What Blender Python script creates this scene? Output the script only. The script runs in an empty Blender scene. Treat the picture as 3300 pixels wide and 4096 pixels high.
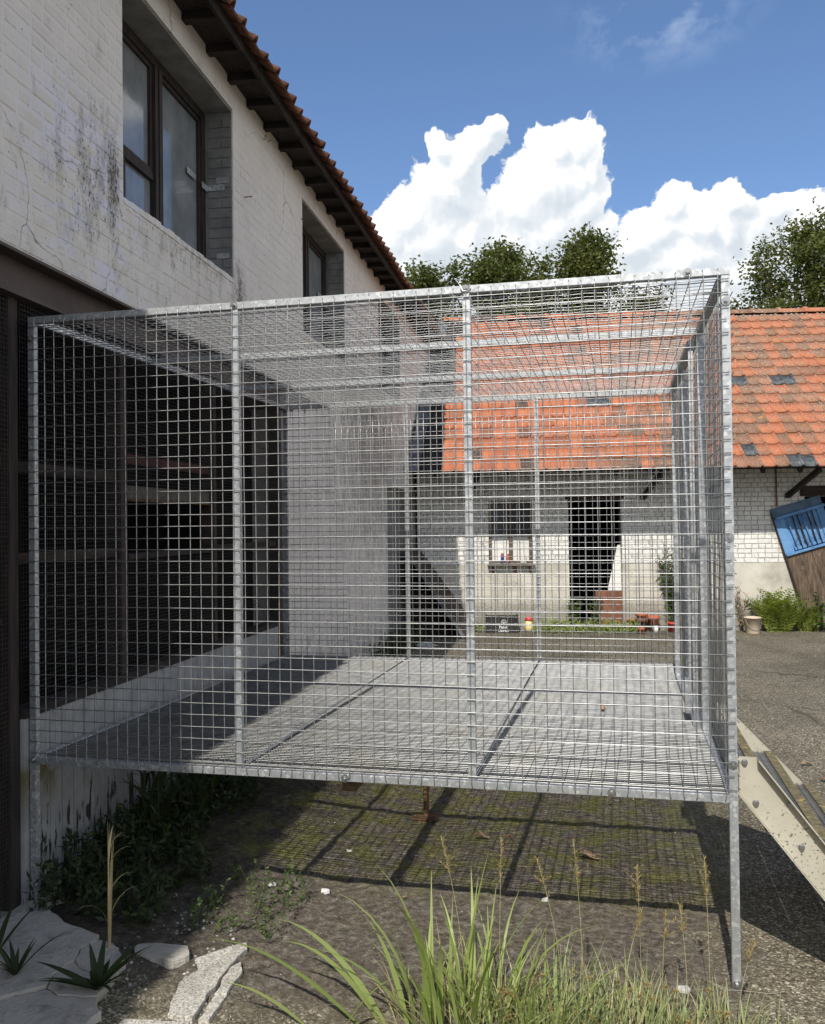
import bpy, bmesh, math, random
import numpy as np
from mathutils import Vector, Matrix, noise as mnoise
random.seed(7); np.random.seed(7)
R=math.radians
S=bpy.context.scene
C=S.collection

# ------------------------------------------------------------------ camera
cam=bpy.data.cameras.new('camera'); co=bpy.data.objects.new('camera',cam); C.objects.link(co)
YAW,PIT,ROL=0.226195673,0.0137281,-0.0114028
def cam_axes():
    cy,sy=math.cos(YAW),math.sin(YAW)
    f=Vector((-sy*math.cos(PIT),cy*math.cos(PIT),math.sin(PIT)))
    rt=Vector((cy,sy,0)); up=rt.cross(f); c,s=math.cos(ROL),math.sin(ROL)
    return c*rt+s*up, -s*rt+c*up, f
r_,u_,f_=cam_axes()
co.matrix_world=Matrix(((r_.x,u_.x,-f_.x,2.567387),(r_.y,u_.y,-f_.y,-3.486957),(r_.z,u_.z,-f_.z,1.750121),(0,0,0,1)))
cam.sensor_fit='HORIZONTAL'; cam.sensor_width=36; cam.lens=36*3550.68/3300
cam.clip_start=.05; cam.clip_end=2000
S.camera=co
S.render.resolution_x=825; S.render.resolution_y=1024

# ------------------------------------------------------------------ sun, sky, exposure
SUN=Vector((0.032,1.0,-1.01)).normalized()          # direction the light travels
sl=bpy.data.lights.new('sun','SUN'); sl.energy=3.3; sl.angle=R(.53); sl.color=(1,.95,.87)
so=bpy.data.objects.new('sun',sl); C.objects.link(so); so.rotation_euler=SUN.to_track_quat('-Z','Y').to_euler()
SKY=0.13
w=bpy.data.worlds.new('World'); S.world=w; w.use_nodes=True
S.view_settings.view_transform='Standard'; S.view_settings.look='None'; S.view_settings.exposure=0.55; S.view_settings.gamma=1
S.view_settings.use_curve_mapping=False
nt=w.node_tree; N=nt.nodes; L=nt.links
for n in list(N): N.remove(n)
class NB:
    """small helper for wiring nodes"""
    def __init__(s,tree): s.t=tree; s.N=tree.nodes; s.L=tree.links
    def put(s,sock,v):
        if v is None: return
        if isinstance(v,bpy.types.NodeSocket): s.L.new(v,sock)
        else:
            if hasattr(sock.default_value,'__len__') and not hasattr(v,'__len__'): v=(v,)*len(sock.default_value)
            if hasattr(sock.default_value,'__len__') and len(sock.default_value)==4 and len(v)==3: v=tuple(v)+(1,)
            sock.default_value=v
    def m(s,op,a,b=None,c=None,clamp=False):
        n=s.N.new('ShaderNodeMath'); n.operation=op; n.use_clamp=clamp
        for i,v in enumerate((a,b,c)): s.put(n.inputs[i],v)
        return n.outputs[0]
    def v(s,op,a,b=None,c=None):
        n=s.N.new('ShaderNodeVectorMath'); n.operation=op; s.put(n.inputs[0],a); s.put(n.inputs[1],b); s.put(n.inputs[2],c)
        return n.outputs['Value'] if op in('LENGTH','DISTANCE','DOT_PRODUCT') else n.outputs[0]
    def noise(s,vec,scale,detail=4,rough=.5,dist=0,dim='3D',out=0):
        n=s.N.new('ShaderNodeTexNoise'); n.noise_dimensions=dim; s.put(n.inputs['Vector'],vec)
        n.inputs['Scale'].default_value=scale; n.inputs['Detail'].default_value=detail; n.inputs['Roughness'].default_value=rough; n.inputs['Distortion'].default_value=dist
        return n.outputs[out]
    def voro(s,vec,scale,feat='F1',out='Distance',rnd=1):
        n=s.N.new('ShaderNodeTexVoronoi'); n.feature=feat; s.put(n.inputs['Vector'],vec); n.inputs['Scale'].default_value=scale; n.inputs['Randomness'].default_value=rnd
        return n.outputs[out]
    def ramp(s,fac,stops,interp='LINEAR'):
        n=s.N.new('ShaderNodeValToRGB'); n.color_ramp.interpolation=interp; s.put(n.inputs[0],fac)
        e=n.color_ramp.elements
        while len(e)<len(stops): e.new(.5)
        for q,(p,c) in zip(e,stops):
            q.position=p; q.color=tuple(c)+(1,) if len(c)==3 else c
        return n.outputs[0]
    def mix(s,fac,a,b,mode='MIX'):
        n=s.N.new('ShaderNodeMix'); n.data_type='RGBA'; n.blend_type=mode
        s.put(n.inputs[0],fac); s.put(n.inputs[6],a); s.put(n.inputs[7],b); return n.outputs[2]
    def mapr(s,x,a,b,c=0.,d=1.,smooth=False):
        n=s.N.new('ShaderNodeMapRange'); n.clamp=True
        if smooth: n.interpolation_type='SMOOTHSTEP'
        for i,v in enumerate((x,a,b,c,d)): s.put(n.inputs[i],v)
        return n.outputs[0]
    def sep(s,vec):
        n=s.N.new('ShaderNodeSeparateXYZ'); s.put(n.inputs[0],vec); return n.outputs
    def comb(s,x,y,z):
        n=s.N.new('ShaderNodeCombineXYZ')
        for i,v in enumerate((x,y,z)): s.put(n.inputs[i],v)
        return n.outputs[0]

FD=1867.9
def dxy(x,y):      # bearing / elevation of a direction (degrees of the sky, in radians)
    a=math.atan((x-868)/FD); return a, math.atan((1102-y)/FD*math.cos(a))
BLOBS=[(1048,262,26,32),(1020,300,48,44),(975,345,66,60),(935,300,30,26),(930,400,78,62),(860,450,58,54),(830,480,40,50),(905,500,90,95),(985,500,70,75),
 (1165,310,62,52),(1225,310,58,52),(1180,380,110,85),(1110,440,80,70),(1255,350,35,60),(1140,500,120,85),(1060,520,80,75),(1235,440,62,70),(1285,480,45,36),
 (1430,440,45,40),(1395,490,72,50),(1345,520,70,48),(1480,480,70,55),(1555,440,42,42),(1540,490,60,50),(1640,450,46,34),(1610,500,90,60),(1700,480,70,40),(1760,500,90,60),(1440,560,120,60),(1600,570,160,60),(1000,650,330,110),(1450,660,340,110),(1700,640,200,120)]
grp=bpy.data.node_groups.new('cloud_density','ShaderNodeTree')
grp.interface.new_socket('P',in_out='INPUT',socket_type='NodeSocketVector')
grp.interface.new_socket('D',in_out='OUTPUT',socket_type='NodeSocketFloat')
g=NB(grp); gi=grp.nodes.new('NodeGroupInput'); go=grp.nodes.new('NodeGroupOutput')
P=gi.outputs[0]
acc=None
for x,y,rx,ry in BLOBS:
    a,e=dxy(x,y)
    d=g.v('LENGTH',g.v('MULTIPLY_ADD',P,(FD/rx/1.14,FD/ry/1.14,0),(-a*FD/rx/1.14,-e*FD/ry/1.14,0)))
    acc=d if acc is None else g.m('MINIMUM',acc,d)
acc=g.m('SUBTRACT',1,acc)
# unseen cloud bank added round the rest of the horizon to brighten the shade
px=g.sep(P)
aw=g.m('ABSOLUTE',px[0])
bank=g.noise(g.v('MULTIPLY',P,(1,1.5,1)),2.3,2,.5,dim='2D')
bank=g.m('MULTIPLY_ADD',g.m('SUBTRACT',bank,.5),4.2,g.mapr(px[1],.05,.85,.95,-.50))
bank=g.m('SUBTRACT',bank,g.mapr(aw,.45,.70,1.6,0))
acc=g.m('MAXIMUM',acc,bank)
g.L.new(acc,go.inputs[0])
b=NB(nt)
tc=N.new('ShaderNodeTexCoord'); dirv=tc.outputs['Generated']; ds=b.sep(dirv)
cyw,syw=math.cos(YAW),math.sin(YAW)
rx=b.m('ADD',b.m('MULTIPLY',ds[0],cyw),b.m('MULTIPLY',ds[1],syw))
fx=b.m('ADD',b.m('MULTIPLY',ds[0],-syw),b.m('MULTIPLY',ds[1],cyw))
az=b.m('ARCTAN2',rx,fx); el=b.m('ARCSINE',ds[2])
PP=b.comb(az,el,0)
wv=b.noise(PP,10,4,.6,out=1,dim='2D')
Pw=b.v('MULTIPLY_ADD',wv,(.055,.055,0),(-.0275,-.0275,0)); Pw=b.v('ADD',PP,Pw)
def dens(p,pf):
    n=N.new('ShaderNodeGroup'); n.node_tree=grp; L.new(p,n.inputs[0])
    f=b.noise(pf,36,5,.62,dim='2D')
    return b.m('MULTIPLY_ADD',b.m('SUBTRACT',f,.5),.75,n.outputs[0])
OFF=(-.008,.012,0)
D0=dens(Pw,Pw); D1=dens(b.v('ADD',Pw,OFF),b.v('ADD',Pw,OFF))
mask=b.mapr(D0,.0,.13,0,1,True)
shade=b.m('SUBTRACT',D0,D1)
soft=b.sep(wv)[2]
big=b.noise(PP,4.2,3,.5,dim='2D')
br=b.m('MULTIPLY_ADD',shade,.70,.66)
br=b.m('MULTIPLY_ADD',b.m('SUBTRACT',soft,.5),.60,br)
br=b.m('MULTIPLY_ADD',b.m('SUBTRACT',big,.5),.75,br)
br=b.m('MULTIPLY_ADD',b.mapr(D0,.0,.45,1,0),.16,br)
br=b.m('ADD',br,b.mapr(el,.20,.36,-.12,.08))
br=b.mapr(br,.30,.95,0,1)
ccol=b.ramp(br,[(0,(.60,.66,.72)),(.4,(.72,.76,.80)),(.7,(.90,.915,.93)),(1,(1.04,1.04,1.04))])
# thin wisp high in the picture
wa,we=dxy(1400,20)
wd=b.v('LENGTH',b.v('MULTIPLY',b.v('SUBTRACT',PP,(wa,we,0)),(7.5,16,0)))
wn=b.noise(b.v('MULTIPLY',PP,(1,1.6,1)),14,6,.62,.15,dim='2D')
wisp=b.m('MULTIPLY',b.mapr(wd,.15,1,1,0,True),b.mapr(wn,.45,.8,0,.42))
sky=N.new('ShaderNodeTexSky'); sky.sky_type='NISHITA'; sky.sun_disc=False
sky.sun_elevation=math.asin(-SUN.z); sky.sun_rotation=math.atan2(-SUN.x,-SUN.y); sky.air_density=1.0; sky.dust_density=.6; sky.ozone_density=2.2; sky.altitude=50
skc=b.mix(1.0,sky.outputs[0],(.64,.71,.80),'MULTIPLY')
cl=b.mix(1.0,ccol,(1/SKY*.80,)*3,'MULTIPLY')
col=b.mix(wisp,skc,(0.62/SKY,0.70/SKY,0.82/SKY))
col=b.mix(mask,col,cl)
bg=N.new('ShaderNodeBackground'); bg.inputs[1].default_value=SKY; L.new(col,bg.inputs[0])
ow=N.new('ShaderNodeOutputWorld'); L.new(bg.outputs[0],ow.inputs[0])

# ------------------------------------------------------------------ materials
def newmat(name):
    m=bpy.data.materials.new(name); m.use_nodes=True; t=m.node_tree
    for n in list(t.nodes): t.nodes.remove(n)
    nb=NB(t); bs=t.nodes.new('ShaderNodeBsdfPrincipled'); o=t.nodes.new('ShaderNodeOutputMaterial'); t.links.new(bs.outputs[0],o.inputs[0])
    nb.bs=bs; nb.out=o
    ge=t.nodes.new('ShaderNodeNewGeometry'); nb.pos=ge.outputs['Position']; nb.isl=ge.outputs['Random Per Island']; nb.geo=ge
    oi=t.nodes.new('ShaderNodeObjectInfo'); nb.rnd=nb.m('FRACT',nb.m('ADD',oi.outputs['Random'],nb.isl))
    return m,nb
def fin(nb,col,rough=.8,metal=0,bump=None,bstr=.3,bdist=.01,spec=.4):
    nb.put(nb.bs.inputs['Base Color'],col); nb.put(nb.bs.inputs['Roughness'],rough); nb.put(nb.bs.inputs['Metallic'],metal); nb.put(nb.bs.inputs['Specular IOR Level'],spec)
    if bump is not None:
        n=nb.N.new('ShaderNodeBump'); n.inputs['Strength'].default_value=bstr; n.inputs['Distance'].default_value=bdist; nb.put(n.inputs['Height'],bump); nb.L.new(n.outputs[0],nb.bs.inputs['Normal'])
MAT={}
def simple(name,c1,c2,scale=8,rough=.8,metal=0,bstr=.3,detail=6,stretch=(1,1,1),bdist=.01,rv=.0,spec=.4,lo=.35,hi=.65):
    m,nb=newmat(name); p=nb.v('MULTIPLY',nb.pos,stretch)
    f=nb.noise(p,scale,detail,.6); col=nb.ramp(f,[(lo,c1),(hi,c2)])
    if rv: col=nb.mix(1,col,nb.ramp(nb.rnd,[(0,(1-rv,)*3),(1,(1+rv*.6,)*3)]),'MULTIPLY')
    fb=nb.noise(p,scale*4,5,.65)
    fin(nb,col,rough,metal,nb.m('ADD',fb,nb.m('MULTIPLY',f,.5)),bstr,bdist,spec); MAT[name]=m; return m
def galv():
    m,nb=newmat('galvanised')
    c=nb.voro(nb.v('ADD',nb.pos,nb.v('MULTIPLY',nb.noise(nb.pos,70,2,.5,out=1),(.012,.012,.012))),75,'F1','Color')
    f=nb.sep(c)[0]; n=nb.noise(nb.pos,9,6,.6)
    col=nb.ramp(f,[(0,(.34,.36,.37)),(.55,(.45,.47,.48)),(.86,(.57,.585,.585)),(1,(.74,.75,.75))])
    col=nb.mix(nb.mapr(n,.5,.75,0,.45),col,(.40,.40,.38))
    fin(nb,col,nb.ramp(f,[(0,(.56,)*3),(1,(.40,)*3)]),.72,n,.1,.003); MAT['galv']=m
    m,nb=newmat('bolt_steel'); fin(nb,(.42,.42,.42),.3,.9); MAT['bolt_steel']=m
    m,nb=newmat('galvanised_wire'); n=nb.noise(nb.pos,40,4,.6)
    fin(nb,nb.ramp(n,[(.35,(.34,.345,.345)),(.65,(.50,.50,.485))]),.42,.88,n,.1,.002); MAT['wire']=m
    m,nb=newmat('galvanised_grating'); n=nb.noise(nb.pos,14,7,.7); n2=nb.noise(nb.pos,3,4,.6)
    col=nb.ramp(n,[(.3,(.20,.205,.205)),(.5,(.32,.325,.325)),(.7,(.46,.465,.46))])
    col=nb.mix(nb.mapr(n2,.48,.7,0,.45),col,(.33,.32,.25))
    fin(nb,col,.46,.8,n,.2,.003); MAT['grating']=m
galv()
def house_paint():
    m,nb=newmat('weathered_white_wall_paint')
    p=nb.pos; x,y,z=nb.sep(p)
    big=nb.noise(p,1.1,5,.6); med=nb.noise(p,7,6,.65); fin_=nb.noise(p,45,6,.7)
    col=nb.ramp(big,[(.3,(.68,.635,.585)),(.6,(.78,.735,.68)),(.75,(.73,.685,.63))])
    col=nb.mix(1,col,nb.ramp(nb.rnd,[(0,(.96,)*3),(1,(1.02,)*3)]),'MULTIPLY')
    # peeled / fresh pale lavender bricks below and left of the first window
    inw=nb.m('MULTIPLY',nb.mapr(y,-.3,.25,0,1),nb.mapr(y,.95,1.25,1,0)); inz=nb.m('MULTIPLY',nb.mapr(z,2.95,3.1,.6,1),nb.mapr(z,3.75,4.1,1,0))
    pn=nb.noise(nb.v('MULTIPLY',p,(1,1,1.8)),5,3,.5)
    patch=nb.m('MULTIPLY',nb.m('MULTIPLY',inw,inz),nb.mapr(nb.m('ADD',pn,nb.m('MULTIPLY',nb.m('SUBTRACT',nb.rnd,.5),.35)),.50,.55,0,1))
    col=nb.mix(nb.m('MULTIPLY',patch,.9),col,(.72,.71,.78))
    # black mildew: round the sill ends, low on the upper wall and as runs
    low=nb.m('MULTIPLY',nb.mapr(z,2.9,4.1,1,0),nb.mapr(z,2.6,2.95,.25,1))
    d1=nb.v('LENGTH',nb.v('MULTIPLY',nb.v('SUBTRACT',p,(-.05,.55,3.5)),(1,1.5,1.25)))
    d1b=nb.v('LENGTH',nb.v('MULTIPLY',nb.v('SUBTRACT',p,(-.05,.80,3.55)),(1,5,1.5)))
    d2=nb.v('LENGTH',nb.v('MULTIPLY',nb.v('SUBTRACT',p,(-.15,2.72,3.45)),(1,4.0,1.7)))
    d3=nb.v('LENGTH',nb.v('MULTIPLY',nb.v('SUBTRACT',p,(-.5,7.6,2.7)),(.4,.30,.55)))
    d4=nb.v('LENGTH',nb.v('MULTIPLY',nb.v('SUBTRACT',p,(-.1,1.75,3.5)),(1,.9,3.5)))
    spot=nb.m('MAXIMUM',nb.mapr(d1,.1,1.0,.62,0),nb.m('MAXIMUM',nb.mapr(d2,.05,.9,1,0),nb.m('MAXIMUM',nb.mapr(d3,.2,1.2,1,0),nb.m('MAXIMUM',nb.mapr(d1b,.05,.8,1,0),nb.mapr(d4,.1,1,.55,0)))))
    spot=nb.m('MAXIMUM',spot,nb.m('MULTIPLY',low,.30))
    lowg=nb.m('MULTIPLY',nb.mapr(z,.1,1.0,.95,0),nb.mapr(y,3.9,4.4,0,1)); spot=nb.m('MAXIMUM',spot,lowg)
    stain=nb.noise(nb.v('MULTIPLY',p,(1,1,.45)),10,6,.68); speck=nb.noise(nb.v('MULTIPLY',p,(1,1,.6)),60,4,.7)
    f_a=nb.mapr(nb.m('ADD',stain,nb.m('MULTIPLY',spot,.34)),.62,.86,0,1)
    f_b=nb.mapr(nb.m('ADD',nb.m('ADD',speck,nb.m('MULTIPLY',stain,.35)),nb.m('MULTIPLY',spot,.22)),.86,.93,0,1)
    col=nb.mix(nb.m('MULTIPLY',f_a,.62),col,(.17,.165,.155))
    col=nb.mix(nb.m('MULTIPLY',f_b,.85),col,(.05,.047,.043))
    col=nb.mix(nb.mapr(z,2.6,3.0,.28,0),col,(.42,.375,.335))
    yel=nb.m('MULTIPLY',low,nb.mapr(med,.45,.7,.1,.5)); col=nb.mix(yel,col,(.56,.51,.40))
    crack=nb.voro(nb.v('ADD',p,nb.v('MULTIPLY',nb.noise(p,3,3,.5,out=1),(.3,.3,.3))),1.2,'DISTANCE_TO_EDGE')
    col=nb.mix(nb.m('MULTIPLY',nb.mapr(crack,0,.008,1,0),nb.mapr(big,.5,.6,0,.8)),col,(.12,.11,.10))
    fin(nb,col,.9,0,nb.m('ADD',fin_,nb.m('MULTIPLY',med,1.5)),.55,.012,.2); MAT['house']=m
    simple('reveal_grey',(.15,.15,.145),(.24,.24,.23),6,.9,0,.5)
house_paint()
def barn_paint():
    m,nb=newmat('barn_whitewash'); f=nb.noise(nb.pos,14,6,.7); f2=nb.noise(nb.pos,50,5,.7)
    col=nb.ramp(f,[(.3,(.50,.48,.43)),(.45,(.72,.71,.67)),(.7,(.78,.77,.74))])
    col=nb.mix(1,col,nb.ramp(nb.rnd,[(0,(.90,)*3),(1,(1.04,)*3)]),'MULTIPLY')
    col=nb.mix(nb.mapr(f2,.63,.72,0,.55),col,(.20,.17,.13))
    fin(nb,col,.9,0,nb.m('ADD',f2,f),.6,.01,.2); MAT['barn']=m
    simple('barn_mortar',(.22,.20,.17),(.50,.48,.44),30,.95,0,.6)
    m,nb=newmat('cement_plinth'); x,y,z=nb.sep(nb.pos); f=nb.noise(nb.pos,2.2,7,.62); f2=nb.noise(nb.pos,40,5,.7)
    col=nb.ramp(f,[(.3,(.33,.31,.26)),(.5,(.52,.49,.42)),(.7,(.60,.57,.50))])
    grime=nb.mapr(nb.m('ADD',nb.m('MULTIPLY',f2,.9),nb.m('SUBTRACT',f,z)),.35,.62,0,1)
    col=nb.mix(nb.m('MULTIPLY',grime,nb.mapr(z,.42,.62,.72,.0)),col,(.16,.15,.12))
    fin(nb,col,.92,0,nb.m('ADD',f2,f),.4,.012,.2); MAT['plinth']=m
barn_paint()
def tiles():
    m,nb=newmat('clay_roof_tile'); r=nb.rnd; f=nb.noise(nb.pos,16,6,.7); f2=nb.noise(nb.pos,55,4,.6); x,y,z=nb.sep(nb.pos)
    big=nb.noise(nb.pos,.7,3,.5)
    base=nb.ramp(r,[(0,(.40,.135,.066)),(.45,(.46,.165,.078)),(.75,(.36,.125,.066)),(.90,(.30,.11,.062)),(.965,(.22,.09,.055)),(.975,(.075,.058,.050)),(1,(.09,.068,.057))],'LINEAR')
    age=nb.m('ADD',nb.mapr(x,1.5,3.6,-.12,.10),nb.m('MULTIPLY',nb.m('SUBTRACT',big,.5),.5))
    lich=nb.mapr(nb.m('ADD',nb.m('ADD',f,age),nb.m('MULTIPLY',nb.m('SUBTRACT',r,.5),.30)),.47,.66,0,.9)
    col=nb.mix(lich,base,(.21,.125,.078)); soot=nb.mapr(nb.noise(nb.v('MULTIPLY',nb.pos,(1.3,1,1)),2.6,5,.7),.54,.72,0,.75); col=nb.mix(nb.m('MULTIPLY',soot,nb.mapr(nb.m('ADD',age,nb.m('MULTIPLY',r,.2)),-.1,.2,.25,1)),col,(.11,.07,.05))
    col=nb.mix(nb.m('MULTIPLY',nb.mapr(nb.m('ADD',f2,nb.m('MULTIPLY',age,.5)),.58,.68,0,.85),nb.mapr(f,.40,.55,0,1)),col,(.50,.42,.34))
    y2=nb.noise(nb.pos,5,4,.6); col=nb.mix(nb.mapr(y2,.66,.74,0,.7),col,(.50,.24,.04))
    fin(nb,col,.85,0,nb.m('ADD',f,f2),.4,.006,.25); MAT['tile']=m
    m,nb=newmat('glass_roof_tile'); f=nb.noise(nb.pos,18,4,.6)
    fin(nb,nb.ramp(f,[(.4,(.045,.05,.052)),(.65,(.12,.13,.135))]),.45,0); MAT['glasstile']=m
    m,nb=newmat('old_brown_tile'); f=nb.noise(nb.pos,16,6,.7)
    fin(nb,nb.ramp(f,[(.3,(.06,.034,.024)),(.55,(.16,.072,.042)),(.75,(.30,.125,.062))]),.9,0,f,.4,.006,.2); MAT['housetile']=m
tiles()
simple('wood_dark',(.025,.018,.014),(.065,.045,.034),5,.85,0,.5,stretch=(1,1,6))
simple('wood_black',(.018,.014,.012),(.05,.036,.028),6,.85,0,.5,stretch=(6,6,.7))
simple('rafter_wood',(.014,.012,.011),(.036,.028,.023),5,.9,0,.5)
simple('window_wood',(.018,.013,.011),(.045,.033,.028),9,.75,0,.5,stretch=(3,3,.6))
simple('steel_brown',(.050,.036,.030),(.085,.062,.052),3,.6,.0,.2,rv=0)
simple('lead',(.10,.11,.125),(.17,.18,.19),6,.6,.3,.2)
simple('dark_mesh',(.03,.03,.03),(.06,.06,.06),30,.6,.3,.1)
simple('cream_board',(.12,.105,.08),(.20,.18,.14),12,.8,0,.3)
simple('red_board',(.06,.018,.014),(.10,.03,.024),12,.8,0,.3)
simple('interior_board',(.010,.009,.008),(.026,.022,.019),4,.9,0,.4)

def conc():
    m,nb=newmat('concrete'); p=nb.pos; f=nb.noise(p,5,6,.65); f2=nb.noise(p,45,5,.7); f3=nb.noise(p,16,5,.6)
    col=nb.ramp(f,[(.3,(.33,.305,.26)),(.65,(.52,.485,.42))]); col=nb.mix(nb.mapr(f3,.55,.68,0,.55),col,(.19,.17,.14)); col=nb.mix(nb.mapr(f2,.66,.72,0,.8),col,(.09,.08,.065))
    fin(nb,col,.93,0,nb.m('ADD',nb.m('MULTIPLY',f,1.5),nb.m('ADD',f2,f3)),.8,.014,.2); MAT['concrete']=m
conc()
simple('concrete_soffit',(.05,.045,.04),(.09,.085,.08),4,.9,0,.3)
def agg():
    m,nb=newmat('exposed_aggregate'); c=nb.voro(nb.pos,170,'F1','Color'); f=nb.sep(c)[0]; n=nb.noise(nb.pos,4,5,.6)
    col=nb.ramp(f,[(0,(.22,.20,.17)),(.3,(.40,.375,.32)),(.7,(.52,.49,.43)),(1,(.66,.63,.56))])
    col=nb.mix(nb.mapr(n,.5,.68,0,.55),col,(.16,.14,.11)); fin(nb,col,.9,0,f,.7,.004); MAT['aggregate']=m
agg()
def boards():
    m,nb=newmat('peeling_white_board'); x,y,z=nb.sep(nb.pos)
    f=nb.noise(nb.v('MULTIPLY',nb.pos,(1,1,.22)),22,5,.6); f2=nb.noise(nb.pos,9,5,.6)
    col=nb.ramp(f2,[(.35,(.24,.24,.235)),(.65,(.34,.34,.33))])
    peel=nb.mapr(nb.m('ADD',f,nb.mapr(z,.1,.75,.13,-.10)),.60,.635,0,1); col=nb.mix(peel,col,(.028,.024,.02))
    moss=nb.m('MULTIPLY',nb.m('MULTIPLY',nb.mapr(z,.40,.62,0,1),nb.mapr(z,.66,.72,1,0)),nb.mapr(nb.m('ADD',f2,nb.mapr(y,.0,.9,.12,-.15)),.5,.62,0,.85)); col=nb.mix(moss,col,(.12,.095,.03))
    fin(nb,col,.75,0,nb.m('SUBTRACT',f2,nb.m('MULTIPLY',peel,.6)),.4,.004); MAT['board']=m
boards()
def glass():
    m,nb=newmat('dusty_window_glass'); f=nb.noise(nb.pos,2.6,5,.6); f2=nb.noise(nb.pos,30,5,.7)
    fin(nb,nb.ramp(f,[(.35,(.14,.155,.165)),(.65,(.26,.275,.285))]),nb.ramp(f2,[(.3,(.03,)*3),(.8,(.18,)*3)]),0,None,spec=.8); MAT['glass']=m
    m,nb=newmat('dark_window_glass'); fin(nb,(.012,.013,.014),.06,0,None,spec=.5); MAT['darkglass']=m
glass()
def blue():
    m,nb=newmat('flaking_blue_paint'); f=nb.noise(nb.v('MULTIPLY',nb.pos,(1,1,.4)),28,6,.7); f2=nb.noise(nb.pos,6,4,.6)
    col=nb.ramp(f2,[(.35,(.075,.19,.38)),(.65,(.125,.28,.50))]); col=nb.mix(nb.mapr(f,.62,.68,0,.9),col,(.17,.12,.09))
    fin(nb,col,.7,0,f,.4,.004); MAT['blue']=m
    simple('shaded_greyblue',(.06,.10,.16),(.11,.17,.25),8,.8,0,.4)  # aged blue of the door's top rail, darkened with eave shade in its colour
    m,nb=newmat('weathered_door_wood'); p=nb.v('MULTIPLY',nb.pos,(5,5,.8)); f=nb.noise(p,5,7,.7); f2=nb.noise(nb.pos,9,6,.7)
    col=nb.ramp(f,[(.3,(.035,.024,.016)),(.5,(.10,.070,.048)),(.68,(.19,.135,.09))]); col=nb.mix(nb.mapr(f2,.60,.72,0,.7),col,(.36,.27,.20)); col=nb.mix(nb.mapr(f2,.28,.4,.6,0),col,(.04,.035,.03))
    fin(nb,col,.9,0,f,.6,.006); MAT['door']=m
blue()
def stair_metal():
    m,nb=newmat('stained_beige_metal'); f=nb.noise(nb.pos,4,6,.6); f2=nb.noise(nb.pos,75,3,.6); x,y,z=nb.sep(nb.pos)
    col=nb.ramp(f,[(.3,(.38,.355,.275)),(.65,(.50,.47,.38))])
    spk=nb.mapr(nb.m('ADD',f2,nb.m('ADD',nb.mapr(z,.2,.9,.09,-.07),nb.m('MULTIPLY',nb.m('SUBTRACT',f,.5),.35))),.60,.66,0,.85)
    col=nb.mix(spk,col,(.09,.085,.06)); fin(nb,col,.55,.15,f2,.15,.002); MAT['stair']=m
    m,nb=newmat('mossy_tread_edge'); f=nb.noise(nb.pos,38,6,.7); y3=nb.noise(nb.pos,18,4,.6)
    col=nb.ramp(f,[(.3,(.05,.042,.02)),(.5,(.14,.115,.06)),(.7,(.24,.21,.13))]); col=nb.mix(nb.mapr(y3,.62,.68,0,.9),col,(.50,.34,.05))
    fin(nb,col,.95,0,f,.7,.006); MAT['moss_edge']=m
stair_metal()
simple('rust',(.075,.042,.022),(.17,.10,.045),16,.9,0,.5)
simple('rust_sheet',(.14,.055,.028),(.22,.095,.05),7,.8,0,.3)
simple('terracotta',(.42,.10,.045),(.52,.15,.07),10,.8,0,.2)
simple('cream_plastic',(.50,.42,.30),(.60,.51,.38),5,.5,0,.1)
simple('black_plastic',(.016,.015,.015),(.035,.033,.032),8,.5,0,.2)
simple('white_plastic',(.65,.65,.63),(.78,.78,.76),8,.5,0,.2)
simple('blue_plastic',(.03,.06,.30),(.04,.09,.40),8,.4,0,.1)
simple('red_plastic',(.50,.04,.035),(.60,.08,.06),8,.4,0,.1)
simple('yellow_plastic',(.60,.50,.20),(.75,.65,.35),8,.4,0,.1)
simple('pale_plaster',(.45,.43,.38),(.62,.60,.55),7,.9,0,.4)
simple('grey_door',(.13,.13,.125),(.21,.205,.195),3,.9,0,.3)
simple('bark',(.05,.04,.03),(.11,.09,.065),9,.95,0,.6)
simple('straw',(.42,.33,.15),(.58,.48,.25),9,.8,0,.2,rv=.3)
simple('dead_leaf',(.22,.12,.06),(.46,.32,.20),12,.8,0,.3,rv=.4)
simple('white_scrap',(.55,.54,.50),(.75,.74,.70),20,.8,0,.3,rv=.3)
simple('pebble',(.20,.18,.15),(.50,.47,.42),20,.9,0,.3,rv=.6)
simple('root_stub',(.2,.17,.13),(.35,.3,.22),20,.9,0,.3)
def leafmat(name,a,bc,trans=.35,rough=.55,big=0):
    m,nb=newmat(name); r=nb.isl
    col=nb.ramp(r,[(0,a),(1,bc)])
    if big: col=nb.mix(1,col,nb.ramp(nb.noise(nb.pos,big,3,.5),[(.35,(.75,.8,.7)),(.65,(1.25,1.2,1.1))]),'MULTIPLY')
    fin(nb,col,rough,0,None,spec=.35)
    tr=nb.N.new('ShaderNodeBsdfTranslucent'); nb.put(tr.inputs[0],nb.mix(1,col,(1.25,1.35,.6),'MULTIPLY')); mx=nb.N.new('ShaderNodeMixShader'); mx.inputs[0].default_value=trans
    nb.L.new(nb.bs.outputs[0],mx.inputs[1]); nb.L.new(tr.outputs[0],mx.inputs[2]); nb.L.new(mx.outputs[0],nb.out.inputs[0]); MAT[name]=m
leafmat('tree_leaf',(.060,.080,.022),(.165,.175,.058),.38,.5,.9)
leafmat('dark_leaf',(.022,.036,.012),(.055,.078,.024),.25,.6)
leafmat('grass_green',(.24,.31,.085),(.44,.50,.20),.45,.42)
leafmat('grass_blue',(.22,.27,.11),(.40,.44,.22),.4,.45)
leafmat('grass_dry',(.34,.29,.14),(.56,.49,.27),.3)
leafmat('fern_leaf',(.15,.20,.035),(.30,.34,.08),.4)
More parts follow.
